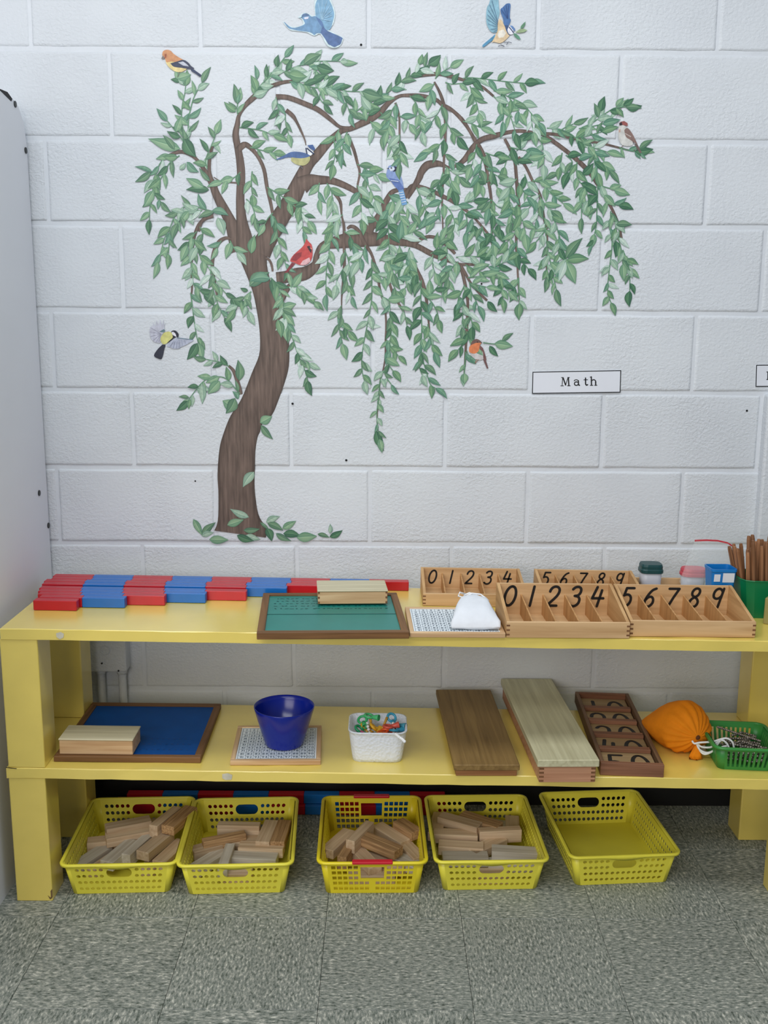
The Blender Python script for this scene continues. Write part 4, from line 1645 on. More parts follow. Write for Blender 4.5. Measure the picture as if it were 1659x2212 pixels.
def sign(label, px, text_pts):
    P = [W(x, y) for x, y in px]
    c = sum(P, Vector())/4
    t = thing('wall_sign', label, 'sign', (c.x, -.0009, c.z))
    bm = bmesh.new()
    f = [bm.verts.new((p.x-c.x, -.0006, p.z-c.z)) for p in P]
    bk = [bm.verts.new((p.x-c.x, .0006, p.z-c.z)) for p in P]
    bm.faces.new(f)
    bm.faces.new(bk[::-1])
    for k in range(4):
        bm.faces.new((f[k], bk[k], bk[(k+1) % 4], f[(k+1) % 4]))
    bmesh.ops.recalc_face_normals(bm, faces=bm.faces)
    obj('card', bm, M_PAPER, t)
    bm = bmesh.new()
    cc = sum((p-c for p in P), Vector())/4
    ins = []
    for k, p in enumerate(P):
        e1 = (P[k-1]-p).normalized()
        e2 = (P[(k+1) % 4]-p).normalized()
        ins.append(p-c+(e1+e2)*.0022)
    for k in range(4):
        k2 = (k+1) % 4
        bm.faces.new([bm.verts.new((q.x, -.0009, q.z)) for q in (P[k]-c, P[k2]-c, ins[k2], ins[k])])
    obj('border', bm, M_INK, t)
    bm = bmesh.new()
    for pts, wd in text_pts:
        Q = [W(x, y)-c for x, y in pts]
        Q = [(q.x, q.z) for q in Q]
        stroke(bm, Q, wd, lambda u, v, k: Vector((u, -.00095-.00002*k, v)))
    obj('lettering', bm, M_INK, t)
    return t


def arc(cx, cy, rx, ry, a0, a1, n=12):
    return [(cx+rx*math.cos(math.radians(a0+(a1-a0)*k/n)), cy-ry*math.sin(math.radians(a0+(a1-a0)*k/n))) for k in range(n+1)]


TN, TK = .0018, .0033
MATH = [
    ([(1211, 833.4), (1217, 833.4)], TN), ([(1214, 833), (1215.2, 815.5)], TN), ([(1212.5, 815.4), (1216.5, 815.4)], TN), ([(1216, 816), (1221.5, 831.5)], TK),
    ([(1221.5, 831.5), (1226.5, 816)], TN), ([(1226, 815.2), (1230, 815.2)], TN), ([(1227.5, 816), (1228.5, 833)], TK), ([(1225.5, 833.2), (1231.5, 833.2)], TN),
    (arc(1244.5, 823, 4.6, 2.6, 170, 0), TN+.0003), ([(1249, 822.5), (1249.3, 831), (1251.5, 832.2)], TK), (arc(1244.6, 828.6, 4.2, 3.8, 60, 330), TK-.0006),
    ([(1264.5, 816.5), (1264.6, 829.5), (1266.5, 832), (1269, 831)], TK), ([(1260.8, 820.6), (1269, 820.3)], TN),
    ([(1274.3, 814.4), (1277, 814)], TN), ([(1277, 814), (1277.4, 832)], TK), ([(1274.5, 832.4), (1280.5, 832.3)], TN), (arc(1282, 824, 4.4, 3.8, 165, 0), TK-.0006), ([(1286.4, 824), (1286.6, 832)], TK), ([(1284, 832.2), (1289.3, 832.1)], TN)]
sign('white card reading Math on the block wall', [(1150, 803), (1341.5, 799.5), (1340, 848), (1149, 850.5)], MATH)
LET = [([(1655.5, 803.5), (1662, 803.3)], TN), ([(1658.6, 803.5), (1658.4, 819.5)], TK), ([(1655.3, 819.8), (1669, 819.6), (1669.4, 815)], TN)]
sign('second white card cut by the right edge of the view', [(1633, 788), (1822, 786), (1820, 834), (1631.5, 835.5)], LET)

# ------------------------------------------------------------------ wall decals (flat printed vinyl)


def ink_mesh(name, verts, faces, cols, m):
    me = bpy.data.meshes.new(name)
    me.from_pydata(verts, [], faces)
    at = me.color_attributes.new('ink', 'FLOAT_COLOR', 'POINT')
    for i, c in enumerate(cols):
        at.data[i].color = c
    me.materials.append(m)
    return me


def mul(c, k):
    return tuple(v*k for v in c[:3])+(1,)


tree = thing('tree_decal', 'tall printed tree decal with drooping leafy branches on the white block wall', 'wall decal', (W(520, 1160).x, -.001, W(520, 1160).z))
TO = tree.location.copy()


def wp(x, y, d):
    p = W(x, y)
    return (p.x-TO.x, -d, p.z-TO.z)


def resample(P, n):
    P = [Vector(p) for p in P]
    L = [0]
    for a, b in zip(P, P[1:]): L.append(L[-1]+(b-a).length)
    out = []
    k = 0
    for i in range(n):
        s = L[-1]*i/(n-1)
        while k < len(P)-2 and L[k+1] < s: k += 1
        t = (s-L[k])/max(1e-9, L[k+1]-L[k])
        out.append(P[k].lerp(P[k+1], min(1, t)))
    return out


def smooth(P, it=4):
    out = []
    n = len(P)
    for i in range(n-1):
        p0, p1, p2, p3 = P[max(i-1, 0)], P[i], P[i+1], P[min(i+2, n-1)]
        for q in range(it):
            t = q/it
            out.append(tuple(.5*((2*b)+(c-a)*t+(2*a-5*b+4*c-d)*t*t+(3*b-a-3*c+d)*t**3) for a, b, c, d in zip(p0, p1, p2, p3)))
    out.append(P[-1])
    return out


BARK = lin((106, 90, 82))
# trunk between its two outlines
LE = [(463, 1146), (471, 1123), (472, 1065), (470, 1024), (474, 971), (481, 942), (497, 900), (518, 868), (530, 842), (546, 801), (559, 770), (562, 743), (560, 705), (553, 661), (546, 630), (535, 600), (518, 560), (500, 524)]
RE = [(574, 1161), (577, 1143), (568, 1129), (557, 1107), (550, 1053), (551, 1005), (552, 971), (557, 942), (563, 930), (566, 915), (587, 897), (599, 871), (616, 823), (624, 791), (625, 753), (622, 717), (616, 700), (606, 672), (598, 645), (584, 606), (577, 575), (577, 555), (582, 528)]
NR = 60
l_, r_ = resample(smooth(LE, 4), NR), resample(smooth(RE, 4), NR)
vs, cs, fs = [], [], []
cols = (.5, .85, 1.08, .92, 1.05, .82, .46)
for a, b in zip(l_, r_):
    for k in range(7):
        s = (0, .08, .3, .5, .7, .9, 1)[k]
        p = a.lerp(b, s)
        vs.append(wp(p.x, p.y, .00029))
        cs.append(mul(BARK, cols[k]))
for i in range(NR-1):
    for k in range(6):
        q = i*7+k
        fs.append((q, q+1, q+8, q+7))
link('trunk', ink_mesh('trunk', vs, fs, cs, M_BARK), tree)

ribc = [0]


def ribbon(name, pts, col, m, d, parent=tree, taper=True):
    P = smooth(pts, 4)
    vs, cs, fs = [], [], []
    n = len(P)
    for i, (x, y, w0) in enumerate(P):
        a, b = P[max(i-1, 0)], P[min(i+1, n-1)]
        t = Vector((b[0]-a[0], b[1]-a[1]))
        if t.length < 1e-6: t = Vector((1, 0))
        t.normalize()
        nn = Vector((-t.y, t.x))*w0/2
        for s, k in ((1, .55), (.62, .95), (-.2, 1.1), (-.7, .85), (-1, .5)):
            vs.append(wp(x+nn.x*s, y+nn.y*s, d))
            cs.append(mul(col, k))
    for i in range(n-1):
        for k in range(4):
            q = i*5+k
            fs.append((q, q+1, q+6, q+5))
    return link(name, ink_mesh(name, vs, fs, cs, m), parent)


BR = [
    [(520, 540, 44), (508, 505, 34), (497, 478, 25), (480, 445, 21), (466, 417, 17), (458, 395, 15), (440, 365, 9), (428, 348, 7), (415, 336, 8), (395, 328, 8), (376, 331, 6), (358, 338, 4)],
    [(463, 405, 12), (453, 375, 8), (453, 345, 7), (459, 314, 5)],
    [(532, 540, 40), (527, 510, 34), (522, 475, 23), (519, 430, 18), (521, 381, 18), (519, 350, 17), (514, 320, 15), (509, 291, 14), (513, 268, 11), (516, 250, 8), (528, 230, 9), (545, 213, 12), (562, 199, 11), (581, 188, 9), (611, 178, 8), (640, 175, 6)],
    [(514, 325, 13), (525, 314, 14), (536, 315, 11), (555, 335, 8), (570, 365, 8), (577, 405, 8), (585, 440, 7), (590, 467, 6)],
    [(560, 545, 52), (574, 520, 46), (600, 478, 40), (625, 440, 38), (640, 410, 36), (655, 375, 28), (668, 352, 25), (684, 336, 22), (701, 316, 20), (719, 298, 15), (737, 283, 12), (757, 278, 11), (778, 268, 14), (800, 257, 15), (822, 241, 14), (840, 222, 10), (862, 208, 7), (885, 206, 8), (912, 207, 8), (941, 215, 8), (955, 226, 8), (968, 233, 9), (981, 242, 8), (999, 260, 9), (1014, 282, 7), (1028, 307, 9)],
    [(596, 209, 11), (623, 211, 11), (658, 224, 11), (687, 237, 11), (714, 258, 9), (734, 274, 7), (755, 277, 8)],
    [(652, 400, 40), (670, 390, 28), (687, 389, 21), (714, 390, 16), (741, 399, 14), (768, 413, 12), (786, 427, 10), (800, 440, 8)],
    [(597, 600, 24), (618, 598, 26), (640, 594, 30), (662, 589, 28), (682, 572, 20), (684, 552, 12), (696, 532, 16), (723, 524, 26), (759, 518, 34), (786, 516, 34), (813, 517, 29), (838, 519, 22), (865, 523, 16), (897, 530, 12), (930, 547, 12), (956, 558, 11), (974, 564, 8), (994, 571, 6), (1021, 571, 6), (1053, 574, 5)],
    [(896, 527, 8), (908, 517, 7), (927, 511, 7), (948, 516, 7), (967, 531, 8), (983, 548, 6)],
    [(750, 494, 5), (757, 489, 7), (766, 491, 8), (775, 500, 9), (782, 514, 9), (790, 530, 9), (802, 548, 6), (811, 576, 6), (816, 600, 6), (821, 626, 5), (826, 643, 5), (832, 670, 4), (834, 700, 4), (833, 734, 4), (832, 770, 3), (828, 797, 3), (821, 824, 3), (818, 860, 3), (815, 890, 3), (815, 920, 2), (822, 952, 2)],
    [(793, 502, 26), (800, 489, 21), (813, 477, 18), (824, 458, 16), (833, 437, 13), (845, 417, 11), (857, 411, 9), (870, 410, 7), (890, 408, 6)],
    [(872, 425, 14), (882, 412, 12), (892, 401, 9), (912, 405, 9), (934, 413, 9), (956, 424, 9), (974, 433, 8), (996, 448, 6), (1010, 457, 6), (1024, 470, 5), (1039, 487, 5), (1050, 500, 5), (1057, 511, 5), (1064, 533, 4), (1063, 556, 3)],
    [(880, 428, 8), (892, 408, 11), (905, 385, 14), (910, 372, 15), (921, 358, 17), (934, 354, 16), (950, 354, 12), (968, 361, 5), (985, 358, 7), (1003, 345, 12), (1014, 330, 13), (1024, 315, 11), (1041, 301, 11), (1066, 294, 12), (1093, 287, 9), (1122, 283, 8), (1150, 287, 8), (1175, 292, 7), (1200, 309, 9), (1228, 330, 9), (1247, 346, 10), (1274, 373, 10), (1290, 397, 8), (1301, 413, 6), (1312, 434, 6), (1322, 452, 6), (1330, 470, 6), (1337, 489, 6), (1341, 510, 6), (1344, 527, 5)],
    [(1162, 289, 7), (1196, 290, 7), (1228, 297, 6), (1255, 302, 4), (1281, 307, 5), (1301, 310, 5), (1337, 319, 4), (1360, 325, 3), (1382, 327, 3)],
    [(938, 177, 4), (949, 198, 6), (956, 217, 7), (960, 235, 7), (962, 271, 6), (961, 307, 6), (959, 343, 5), (958, 379, 4), (955, 430, 4), (956, 477, 3), (957, 506, 2)],
    [(900, 165, 6), (927, 161, 8), (950, 160, 8), (970, 164, 9), (994, 171, 7), (1021, 179, 6), (1043, 189, 6), (1066, 208, 5)],
    [(1090, 300, 6), (1102, 323, 7), (1111, 343, 7), (1115, 379, 7), (1118, 422, 7), (1122, 458, 6), (1116, 486, 6), (1115, 531, 5), (1117, 567, 4), (1119, 603, 4), (1121, 639, 3), (1122, 658, 3)],
    [(1030, 308, 9), (1044, 334, 9), (1050, 361, 7), (1054, 385, 7), (1061, 431, 6), (1062, 477, 5), (1062, 507, 4)],
    [(1120, 339, 6), (1136, 361, 6), (1149, 388, 6), (1157, 404, 6), (1167, 424, 6), (1174, 468, 6), (1181, 498, 4), (1182, 532, 4), (1181, 574, 4), (1180, 596, 3)],
    [(854, 222, 5), (862, 249, 4), (863, 289, 4), (863, 325, 3), (864, 345, 3)],
    [(750, 290, 7), (764, 323, 7), (772, 352, 6), (777, 374, 5), (772, 404, 4), (776, 425, 4)],
    [(618, 238, 9), (632, 250, 9), (640, 262, 6), (649, 280, 5), (658, 301, 3), (661, 314, 2)],
    [(722, 417, 7), (735, 436, 7), (738, 464, 4), (743, 490, 6), (743, 522, 6), (744, 558, 6), (743, 594, 7), (740, 622, 5), (738, 645, 3), (738, 672, 2)],
    [(885, 549, 6), (901, 585, 8), (912, 608, 8), (920, 640, 7), (923, 668, 5), (926, 698, 4), (929, 732, 3)],
    [(839, 603, 4), (848, 632, 6), (858, 650, 5), (866, 664, 5), (873, 677, 3), (879, 702, 2)],
    [(994, 572, 7), (1001, 598, 7), (1006, 622, 7), (1010, 648, 6), (1010, 672, 6), (1008, 716, 6), (1006, 752, 5), (1004, 788, 4), (1002, 810, 2)],
    [(994, 572, 7), (1006, 592, 6), (1016, 610, 5), (1034, 632, 5), (1052, 649, 5)],
    [(461, 466, 9), (445, 471, 9), (432, 482, 7), (425, 495, 7), (419, 516, 6), (415, 549, 5), (414, 585, 4), (415, 621, 4), (413, 640, 3)],
    [(500, 516, 6), (488, 514, 7), (475, 521, 9), (466, 535, 9), (460, 555, 8), (459, 580, 7), (463, 607, 6), (468, 632, 5), (471, 650, 3)],
    [(574, 557, 5), (582, 562, 5), (587, 573, 5), (589, 586, 4)],
    [(606, 650, 14), (612, 637, 14), (621, 623, 12), (628, 614, 8)],
    [(519, 852, 11), (516, 836, 10), (511, 818, 8), (504, 800, 7), (494, 790, 5)],
    [(430, 500, 5), (437, 476, 6), (450, 470, 7)],
    [(543, 402, 4), (520, 396, 4), (494, 394, 3), (478, 392, 2), (462, 383, 2)],
]
for k, P in enumerate(BR):
    ribbon('branch', P, BARK, M_BARK, .0003+.000006*k)

STEMG = lin((98, 146, 112))
# green stems: (points, leaf spacing, leaf length, droop) ; leaves are set along each of them
ST = [
    ([(370, 334), (349, 349), (338, 372), (331, 400), (330, 413), (324, 448), (323, 474)], 15, 36),
    ([(388, 336), (367, 352), (354, 375), (342, 395), (332, 412)], 15, 38),
    ([(332, 413), (338, 425), (348, 436)], 14, 30),
    ([(405, 303), (400, 290), (396, 280), (392, 258), (394, 227), (399, 204), (401, 186)], 15, 34),
    ([(408, 303), (407, 262), (414, 227), (421, 206), (436, 179)], 15, 36),
    ([(402, 312), (385, 291), (372, 274), (362, 262)], 15, 36),
    ([(399, 184), (388, 179), (385, 172)], 9, 26),
    ([(448, 362), (444, 350), (448, 334), (458, 312), (466, 290)], 15, 34),
    ([(514, 248), (512, 236), (514, 222)], 10, 32),
    ([(548, 208), (556, 186), (555, 172)], 11, 34),
    ([(546, 210), (562, 186), (583, 166), (605, 157), (625, 155)], 14, 34),
    ([(575, 172), (598, 146), (615, 124)], 15, 32),
    ([(614, 155), (635, 146), (656, 139), (683, 133), (719, 132), (735, 133)], 15, 36),
    ([(668, 142), (690, 160), (700, 170)], 12, 32),
    ([(625, 177), (661, 177), (701, 186), (723, 191), (750, 197), (782, 198)], 13, 38),
    ([(643, 179), (672, 188), (697, 191), (734, 197), (745, 215), (756, 245)], 13, 36),
    ([(697, 191), (690, 210), (700, 225)], 13, 32),
    ([(596, 210), (600, 228), (602, 248)], 11, 34),
    ([(616, 246), (617, 262), (623, 290)], 13, 34),
    ([(517, 275), (540, 278), (565, 282), (590, 292)], 13, 34),
    ([(540, 318), (566, 325), (590, 330)], 13, 34),
    ([(520, 372), (504, 385), (482, 393)], 14, 34),
    ([(545, 370), (543, 390), (545, 420)], 14, 34),
    ([(577, 405), (590, 412), (612, 426), (629, 440), (649, 455), (665, 477)], 13, 34),
    ([(532, 430), (545, 445), (552, 470)], 14, 34),
    ([(590, 467), (596, 477), (600, 513), (609, 549), (618, 574), (622, 590)], 14, 36),
    ([(590, 460), (580, 470), (572, 484)], 14, 32),
    ([(466, 458), (437, 451), (418, 444), (396, 448), (378, 466), (367, 493), (356, 513), (349, 540), (342, 565)], 15, 38),
    ([(437, 455), (410, 456), (393, 462), (385, 482)], 12, 36),
    ([(367, 498), (366, 520), (364, 548)], 15, 32),
    ([(425, 500), (412, 515), (405, 530)], 12, 36),
    ([(432, 490), (438, 505), (436, 522)], 12, 34),
    ([(419, 516), (426, 535), (434, 556), (454, 583), (472, 614), (493, 639), (505, 645)], 15, 36),
    ([(414, 540), (414, 585), (418, 612), (422, 622)], 11, 34),
    ([(412, 632), (416, 664), (420, 695), (425, 726), (429, 742)], 15, 34),
    ([(421, 615), (430, 625), (440, 636)], 13, 32),
    ([(457, 574), (455, 596), (461, 627), (470, 655), (478, 672), (485, 686)], 14, 36),
    ([(543, 630), (530, 640), (520, 652), (508, 668)], 12, 34),
    ([(531, 641), (530, 655), (537, 672)], 13, 34),
    ([(497, 520), (505, 535), (512, 545)], 12, 36),
    ([(478, 520), (470, 535)], 12, 32),
    ([(585, 600), (596, 612), (605, 630), (610, 650)], 9, 38),
    ([(622, 620), (645, 620), (658, 632)], 9, 36),
    ([(611, 642), (611, 676), (614, 700)], 9, 36),
    ([(611, 660), (621, 700), (632, 730), (640, 755), (650, 780), (659, 801), (665, 822)], 12, 34),
    ([(648, 768), (658, 778), (668, 784)], 13, 28),
    ([(640, 615), (652, 630), (662, 640), (676, 652)], 14, 30),
    ([(519, 850), (507, 838), (495, 823), (478, 814), (454, 816), (435, 828), (416, 852), (408, 862)], 17, 32),
    ([(495, 791), (478, 783), (459, 779), (446, 776)], 11, 28),
    # right half
    ([(790, 262), (800, 240), (812, 215), (830, 205), (855, 185), (880, 168), (900, 157)], 12, 36),
    ([(895, 160), (912, 148), (925, 140)], 11, 34),
    ([(940, 170), (952, 158), (972, 146)], 11, 34),
    ([(1000, 170), (1014, 168), (1048, 171), (1088, 176), (1133, 180), (1142, 180)], 15, 36),
    ([(1066, 196), (1085, 203), (1102, 211), (1129, 224), (1143, 240), (1152, 252), (1160, 264)], 14, 36),
    ([(1066, 208), (1076, 218), (1084, 226), (1096, 240), (1104, 256), (1110, 275), (1114, 288)], 14, 36),
    ([(1084, 228), (1088, 245), (1086, 262)], 13, 36),
    ([(1100, 212), (1112, 228), (1122, 245)], 14, 36),
    ([(1148, 245), (1148, 262), (1152, 285)], 14, 34),
    ([(1015, 186), (1022, 205), (1030, 226), (1034, 244)], 12, 36),
    ([(962, 178), (975, 182), (998, 180)], 13, 34),
    ([(938, 180), (930, 195), (928, 205)], 11, 36),
    ([(885, 207), (898, 222), (906, 248), (908, 268), (912, 285)], 12, 36),
    ([(857, 224), (846, 240), (842, 262), (838, 282)], 11, 36),
    ([(862, 250), (876, 258), (884, 268)], 12, 34),
    ([(863, 290), (864, 320), (864, 352)], 11, 38),
    ([(956, 226), (945, 245), (934, 262)], 12, 38),
    ([(962, 262), (974, 280), (988, 296)], 12, 38),
    ([(1000, 262), (1020, 268), (1038, 276)], 13, 36),
    ([(961, 300), (946, 316), (925, 330)], 11, 38),
    ([(959, 330), (972, 344), (984, 352)], 12, 36),
    ([(962, 360), (978, 372), (992, 382)], 12, 36),
    ([(957, 372), (950, 392), (938, 415)], 11, 38),
    ([(970, 372), (974, 390), (978, 412)], 12, 38),
    ([(822, 243), (830, 255), (838, 270)], 12, 36),
    ([(800, 262), (815, 285), (835, 300), (850, 330)], 12, 38),
    ([(756, 250), (770, 240), (792, 225), (806, 218)], 10, 36),
    ([(733, 280), (722, 300), (724, 330), (720, 355)], 12, 38),
    ([(750, 285), (742, 305), (740, 330)], 12, 36),
    ([(772, 355), (785, 362), (800, 372), (815, 378)], 12, 36),
    ([(776, 374), (790, 390), (800, 410), (810, 432)], 12, 38),
    ([(772, 400), (778, 425), (780, 450), (782, 475)], 13, 38),
    ([(706, 396), (715, 410), (718, 430), (719, 477), (716, 504), (710, 549), (705, 585), (704, 621), (705, 635)], 12, 38),
    ([(690, 395), (688, 412), (690, 430)], 13, 36),
    ([(740, 463), (726, 480), (716, 500)], 12, 36),
    ([(744, 500), (757, 512), (762, 530)], 12, 36),
    ([(744, 540), (752, 560), (756, 585)], 12, 38),
    ([(738, 660), (730, 676), (731, 698), (736, 725), (740, 742)], 12, 34),
    ([(738, 681), (742, 703), (752, 715)], 12, 30),
    ([(742, 580), (730, 600), (726, 615)], 12, 36),
    ([(748, 600), (752, 620), (760, 640)], 12, 34),
    ([(650, 440), (652, 470), (655, 500)], 14, 32),
    ([(790, 530), (782, 550), (775, 565)], 12, 36),
    ([(803, 560), (803, 598), (803, 643), (799, 670), (794, 698), (788, 728), (784, 752), (781, 779), (783, 806), (787, 822)], 14, 34),
    ([(812, 590), (830, 600), (845, 610), (856, 628)], 13, 38),
    ([(822, 640), (840, 650), (842, 675), (844, 692), (844, 728), (840, 755)], 13, 36),
    ([(820, 560), (840, 570), (850, 590)], 12, 38),
    ([(835, 734), (848, 754), (860, 768)], 13, 28),
    ([(833, 770), (838, 785), (848, 800)], 13, 32),
    ([(829, 802), (837, 819), (845, 830)], 13, 26),
    ([(828, 800), (820, 830), (818, 860), (814, 890), (815, 917), (820, 948)], 13, 28),
    ([(861, 660), (873, 676), (879, 703)], 12, 32),
    ([(840, 420), (852, 440), (862, 460), (868, 480)], 11, 40),
    ([(838, 450), (838, 480), (840, 520), (842, 548)], 10, 42),
    ([(868, 425), (875, 440), (888, 462)], 11, 40),
    ([(815, 480), (800, 460), (795, 440)], 13, 36),
    ([(900, 405), (910, 430), (920, 455)], 12, 40),
    ([(955, 430), (945, 450), (936, 470)], 12, 38),
    ([(956, 440), (972, 455), (982, 480), (978, 500)], 12, 38),
    ([(957, 500), (962, 520), (966, 548), (962, 580), (962, 605), (962, 620)], 13, 36),
    ([(995, 450), (1008, 470), (1008, 500)], 12, 38),
    ([(1010, 458), (1030, 452), (1045, 455)], 13, 38),
    ([(985, 445), (1005, 438), (1022, 435)], 14, 38),
    ([(1020, 468), (1022, 490), (1032, 520)], 13, 38),
    ([(1040, 488), (1050, 520), (1048, 545)], 13, 36),
    ([(1064, 520), (1076, 535), (1088, 548)], 13, 36),
    ([(860, 520), (880, 505), (905, 495), (918, 488)], 12, 40),
    ([(862, 530), (868, 548), (870, 575)], 11, 42),
    ([(885, 535), (878, 560), (882, 590)], 11, 40),
    ([(930, 548), (942, 540), (952, 520)], 12, 38),
    ([(935, 550), (935, 575), (940, 590)], 12, 36),
    ([(985, 556), (1010, 553), (1035, 555)], 12, 40),
    ([(990, 565), (975, 580), (968, 600)], 12, 36),
    ([(1005, 572), (1025, 582), (1040, 588)], 13, 38),
    ([(1053, 574), (1068, 588), (1085, 602)], 10, 40),
    ([(1060, 578), (1078, 572), (1096, 562)], 12, 38),
    ([(1080, 610), (1084, 625), (1086, 645)], 12, 32),
    ([(1086, 615), (1098, 628)], 11, 30),
    ([(885, 555), (886, 580), (890, 605)], 12, 36),
    ([(903, 590), (885, 605), (875, 622)], 12, 36),
    ([(910, 605), (909, 640), (910, 680), (911, 707), (910, 752), (913, 775), (920, 800), (929, 829), (940, 838)], 13, 36),
    ([(911, 760), (904, 779), (907, 797), (912, 810)], 14, 28),
    ([(918, 640), (932, 652), (943, 672), (948, 690)], 12, 34),
    ([(926, 640), (940, 625), (950, 612)], 13, 36),
    ([(924, 700), (930, 735), (938, 760)], 12, 36),
    ([(1004, 615), (992, 640), (988, 655)], 11, 38),
    ([(1000, 640), (1000, 660), (999, 690), (998, 707)], 13, 34),
    ([(1010, 600), (1026, 598), (1044, 595)], 12, 38),
    ([(1014, 609), (1018, 631), (1028, 650), (1032, 660)], 12, 36),
    ([(1016, 612), (1032, 616), (1050, 620)], 12, 36),
    ([(1010, 670), (1018, 690), (1020, 705)], 12, 34),
    ([(1008, 716), (1014, 735), (1022, 745)], 13, 32),
    ([(1007, 730), (998, 745), (990, 755)], 13, 34),
    ([(1006, 760), (1004, 790), (1003, 806)], 17, 28),
    # far right
    ([(1256, 276), (1275, 268), (1290, 258), (1308, 245), (1326, 234), (1340, 232), (1352, 231)], 15, 34),
    ([(1250, 278), (1275, 274), (1301, 268)], 15, 38),
    ([(1181, 277), (1207, 279), (1230, 288), (1243, 298)], 15, 32),
    ([(1207, 284), (1222, 275), (1238, 268)], 12, 36),
    ([(1240, 298), (1260, 296), (1282, 290), (1300, 285)], 11, 38),
    ([(1245, 302), (1262, 312), (1285, 320), (1310, 328)], 12, 38),
    ([(1337, 319), (1362, 326), (1388, 328)], 14, 26),
    ([(1282, 325), (1290, 338), (1298, 352), (1308, 358), (1316, 368)], 13, 36),
    ([(1285, 330), (1284, 350), (1290, 372)], 13, 38),
    ([(1160, 296), (1170, 310), (1174, 330), (1174, 355)], 13, 36),
    ([(1148, 285), (1138, 298)], 14, 38),
    ([(1106, 325), (1095, 345), (1090, 360)], 14, 36),
    ([(1100, 318), (1118, 322), (1135, 325)], 13, 38),
    ([(1112, 350), (1125, 345), (1140, 342)], 13, 38),
    ([(1214, 330), (1212, 345), (1210, 360)], 14, 32),
    ([(1222, 335), (1236, 350), (1230, 372)], 13, 38),
    ([(1246, 350), (1246, 380), (1254, 395), (1262, 402)], 13, 38),
    ([(1263, 399), (1258, 420), (1256, 445), (1256, 470)], 14, 34),
    ([(1262, 402), (1270, 425), (1272, 440)], 13, 34),
    ([(1291, 400), (1290, 430), (1289, 460), (1288, 485), (1284, 505)], 14, 34),
    ([(1284, 508), (1278, 530)], 30, 24),
    ([(1293, 400), (1310, 405), (1326, 410)], 16, 36),
    ([(1303, 418), (1312, 436), (1322, 440), (1336, 444)], 13, 36),
    ([(1319, 456), (1319, 501), (1322, 528), (1317, 574), (1313, 610), (1313, 633), (1319, 653)], 15, 30),
    ([(1324, 462), (1330, 490), (1330, 520)], 14, 34),
    ([(1337, 495), (1338, 525), (1348, 556), (1357, 570), (1360, 592), (1360, 628)], 15, 34),
    ([(1345, 540), (1353, 560), (1358, 575)], 16, 30),
    ([(1344, 550), (1345, 570)], 30, 36),
    ([(1056, 390), (1042, 400), (1030, 412)], 13, 34),
    ([(1050, 362), (1060, 372), (1074, 380)], 13, 36),
    ([(1030, 312), (1024, 340), (1018, 360)], 13, 36),
    ([(1042, 335), (1038, 360), (1032, 392)], 12, 38),
    ([(1048, 330), (1062, 335), (1074, 338)], 13, 34),
    ([(1058, 400), (1068, 395), (1074, 405)], 13, 32),
    ([(1060, 430), (1056, 450)], 13, 36),
    ([(1061, 432), (1078, 448), (1095, 452)], 12, 34),
    ([(1062, 460), (1074, 480), (1080, 495)], 12, 36),
    ([(1062, 490), (1062, 520), (1065, 550)], 13, 32),
    ([(1116, 386), (1105, 402), (1098, 420)], 13, 38),
    ([(1120, 395), (1130, 412), (1138, 425)], 13, 36),
    ([(1100, 400), (1100, 430), (1106, 470), (1114, 490)], 14, 36),
    ([(1120, 440), (1108, 455), (1104, 480)], 13, 36),
    ([(1122, 460), (1130, 480), (1134, 505)], 13, 38),
    ([(1115, 500), (1104, 512), (1096, 522)], 14, 34),
    ([(1115, 520), (1118, 545)], 12, 36),
    ([(1117, 560), (1132, 570), (1140, 580)], 12, 34),
    ([(1119, 600), (1112, 620)], 13, 32),
    ([(1120, 600), (1121, 630), (1122, 655)], 14, 32),
    ([(1133, 377), (1143, 406), (1148, 420)], 13, 36),
    ([(1165, 390), (1183, 410), (1198, 424), (1216, 439)], 13, 36),
    ([(1150, 390), (1162, 392), (1180, 386)], 12, 34),
    ([(1166, 420), (1154, 435), (1142, 450)], 12, 40),
    ([(1166, 425), (1176, 440), (1190, 455)], 12, 38),
    ([(1168, 440), (1160, 470), (1155, 490)], 13, 38),
    ([(1176, 470), (1178, 500), (1182, 540), (1182, 580), (1180, 600)], 12, 36),
    ([(1182, 490), (1170, 508), (1158, 522)], 13, 34),
    ([(1189, 463), (1200, 483), (1207, 507), (1216, 536), (1222, 558)], 15, 34),
    ([(1207, 510), (1208, 540), (1206, 565)], 12, 36),
    ([(1185, 547), (1192, 583), (1198, 610), (1202, 628)], 13, 34),
]
GREENS = [((62, 106, 86), (124, 158, 124)), ((72, 120, 94), (134, 168, 128)), ((88, 136, 110), (152, 182, 146)), ((66, 118, 100), (126, 166, 138)), ((44, 90, 72), (94, 138, 102)), ((116, 152, 134), (176, 200, 178)), ((160, 188, 176), (202, 216, 206))]


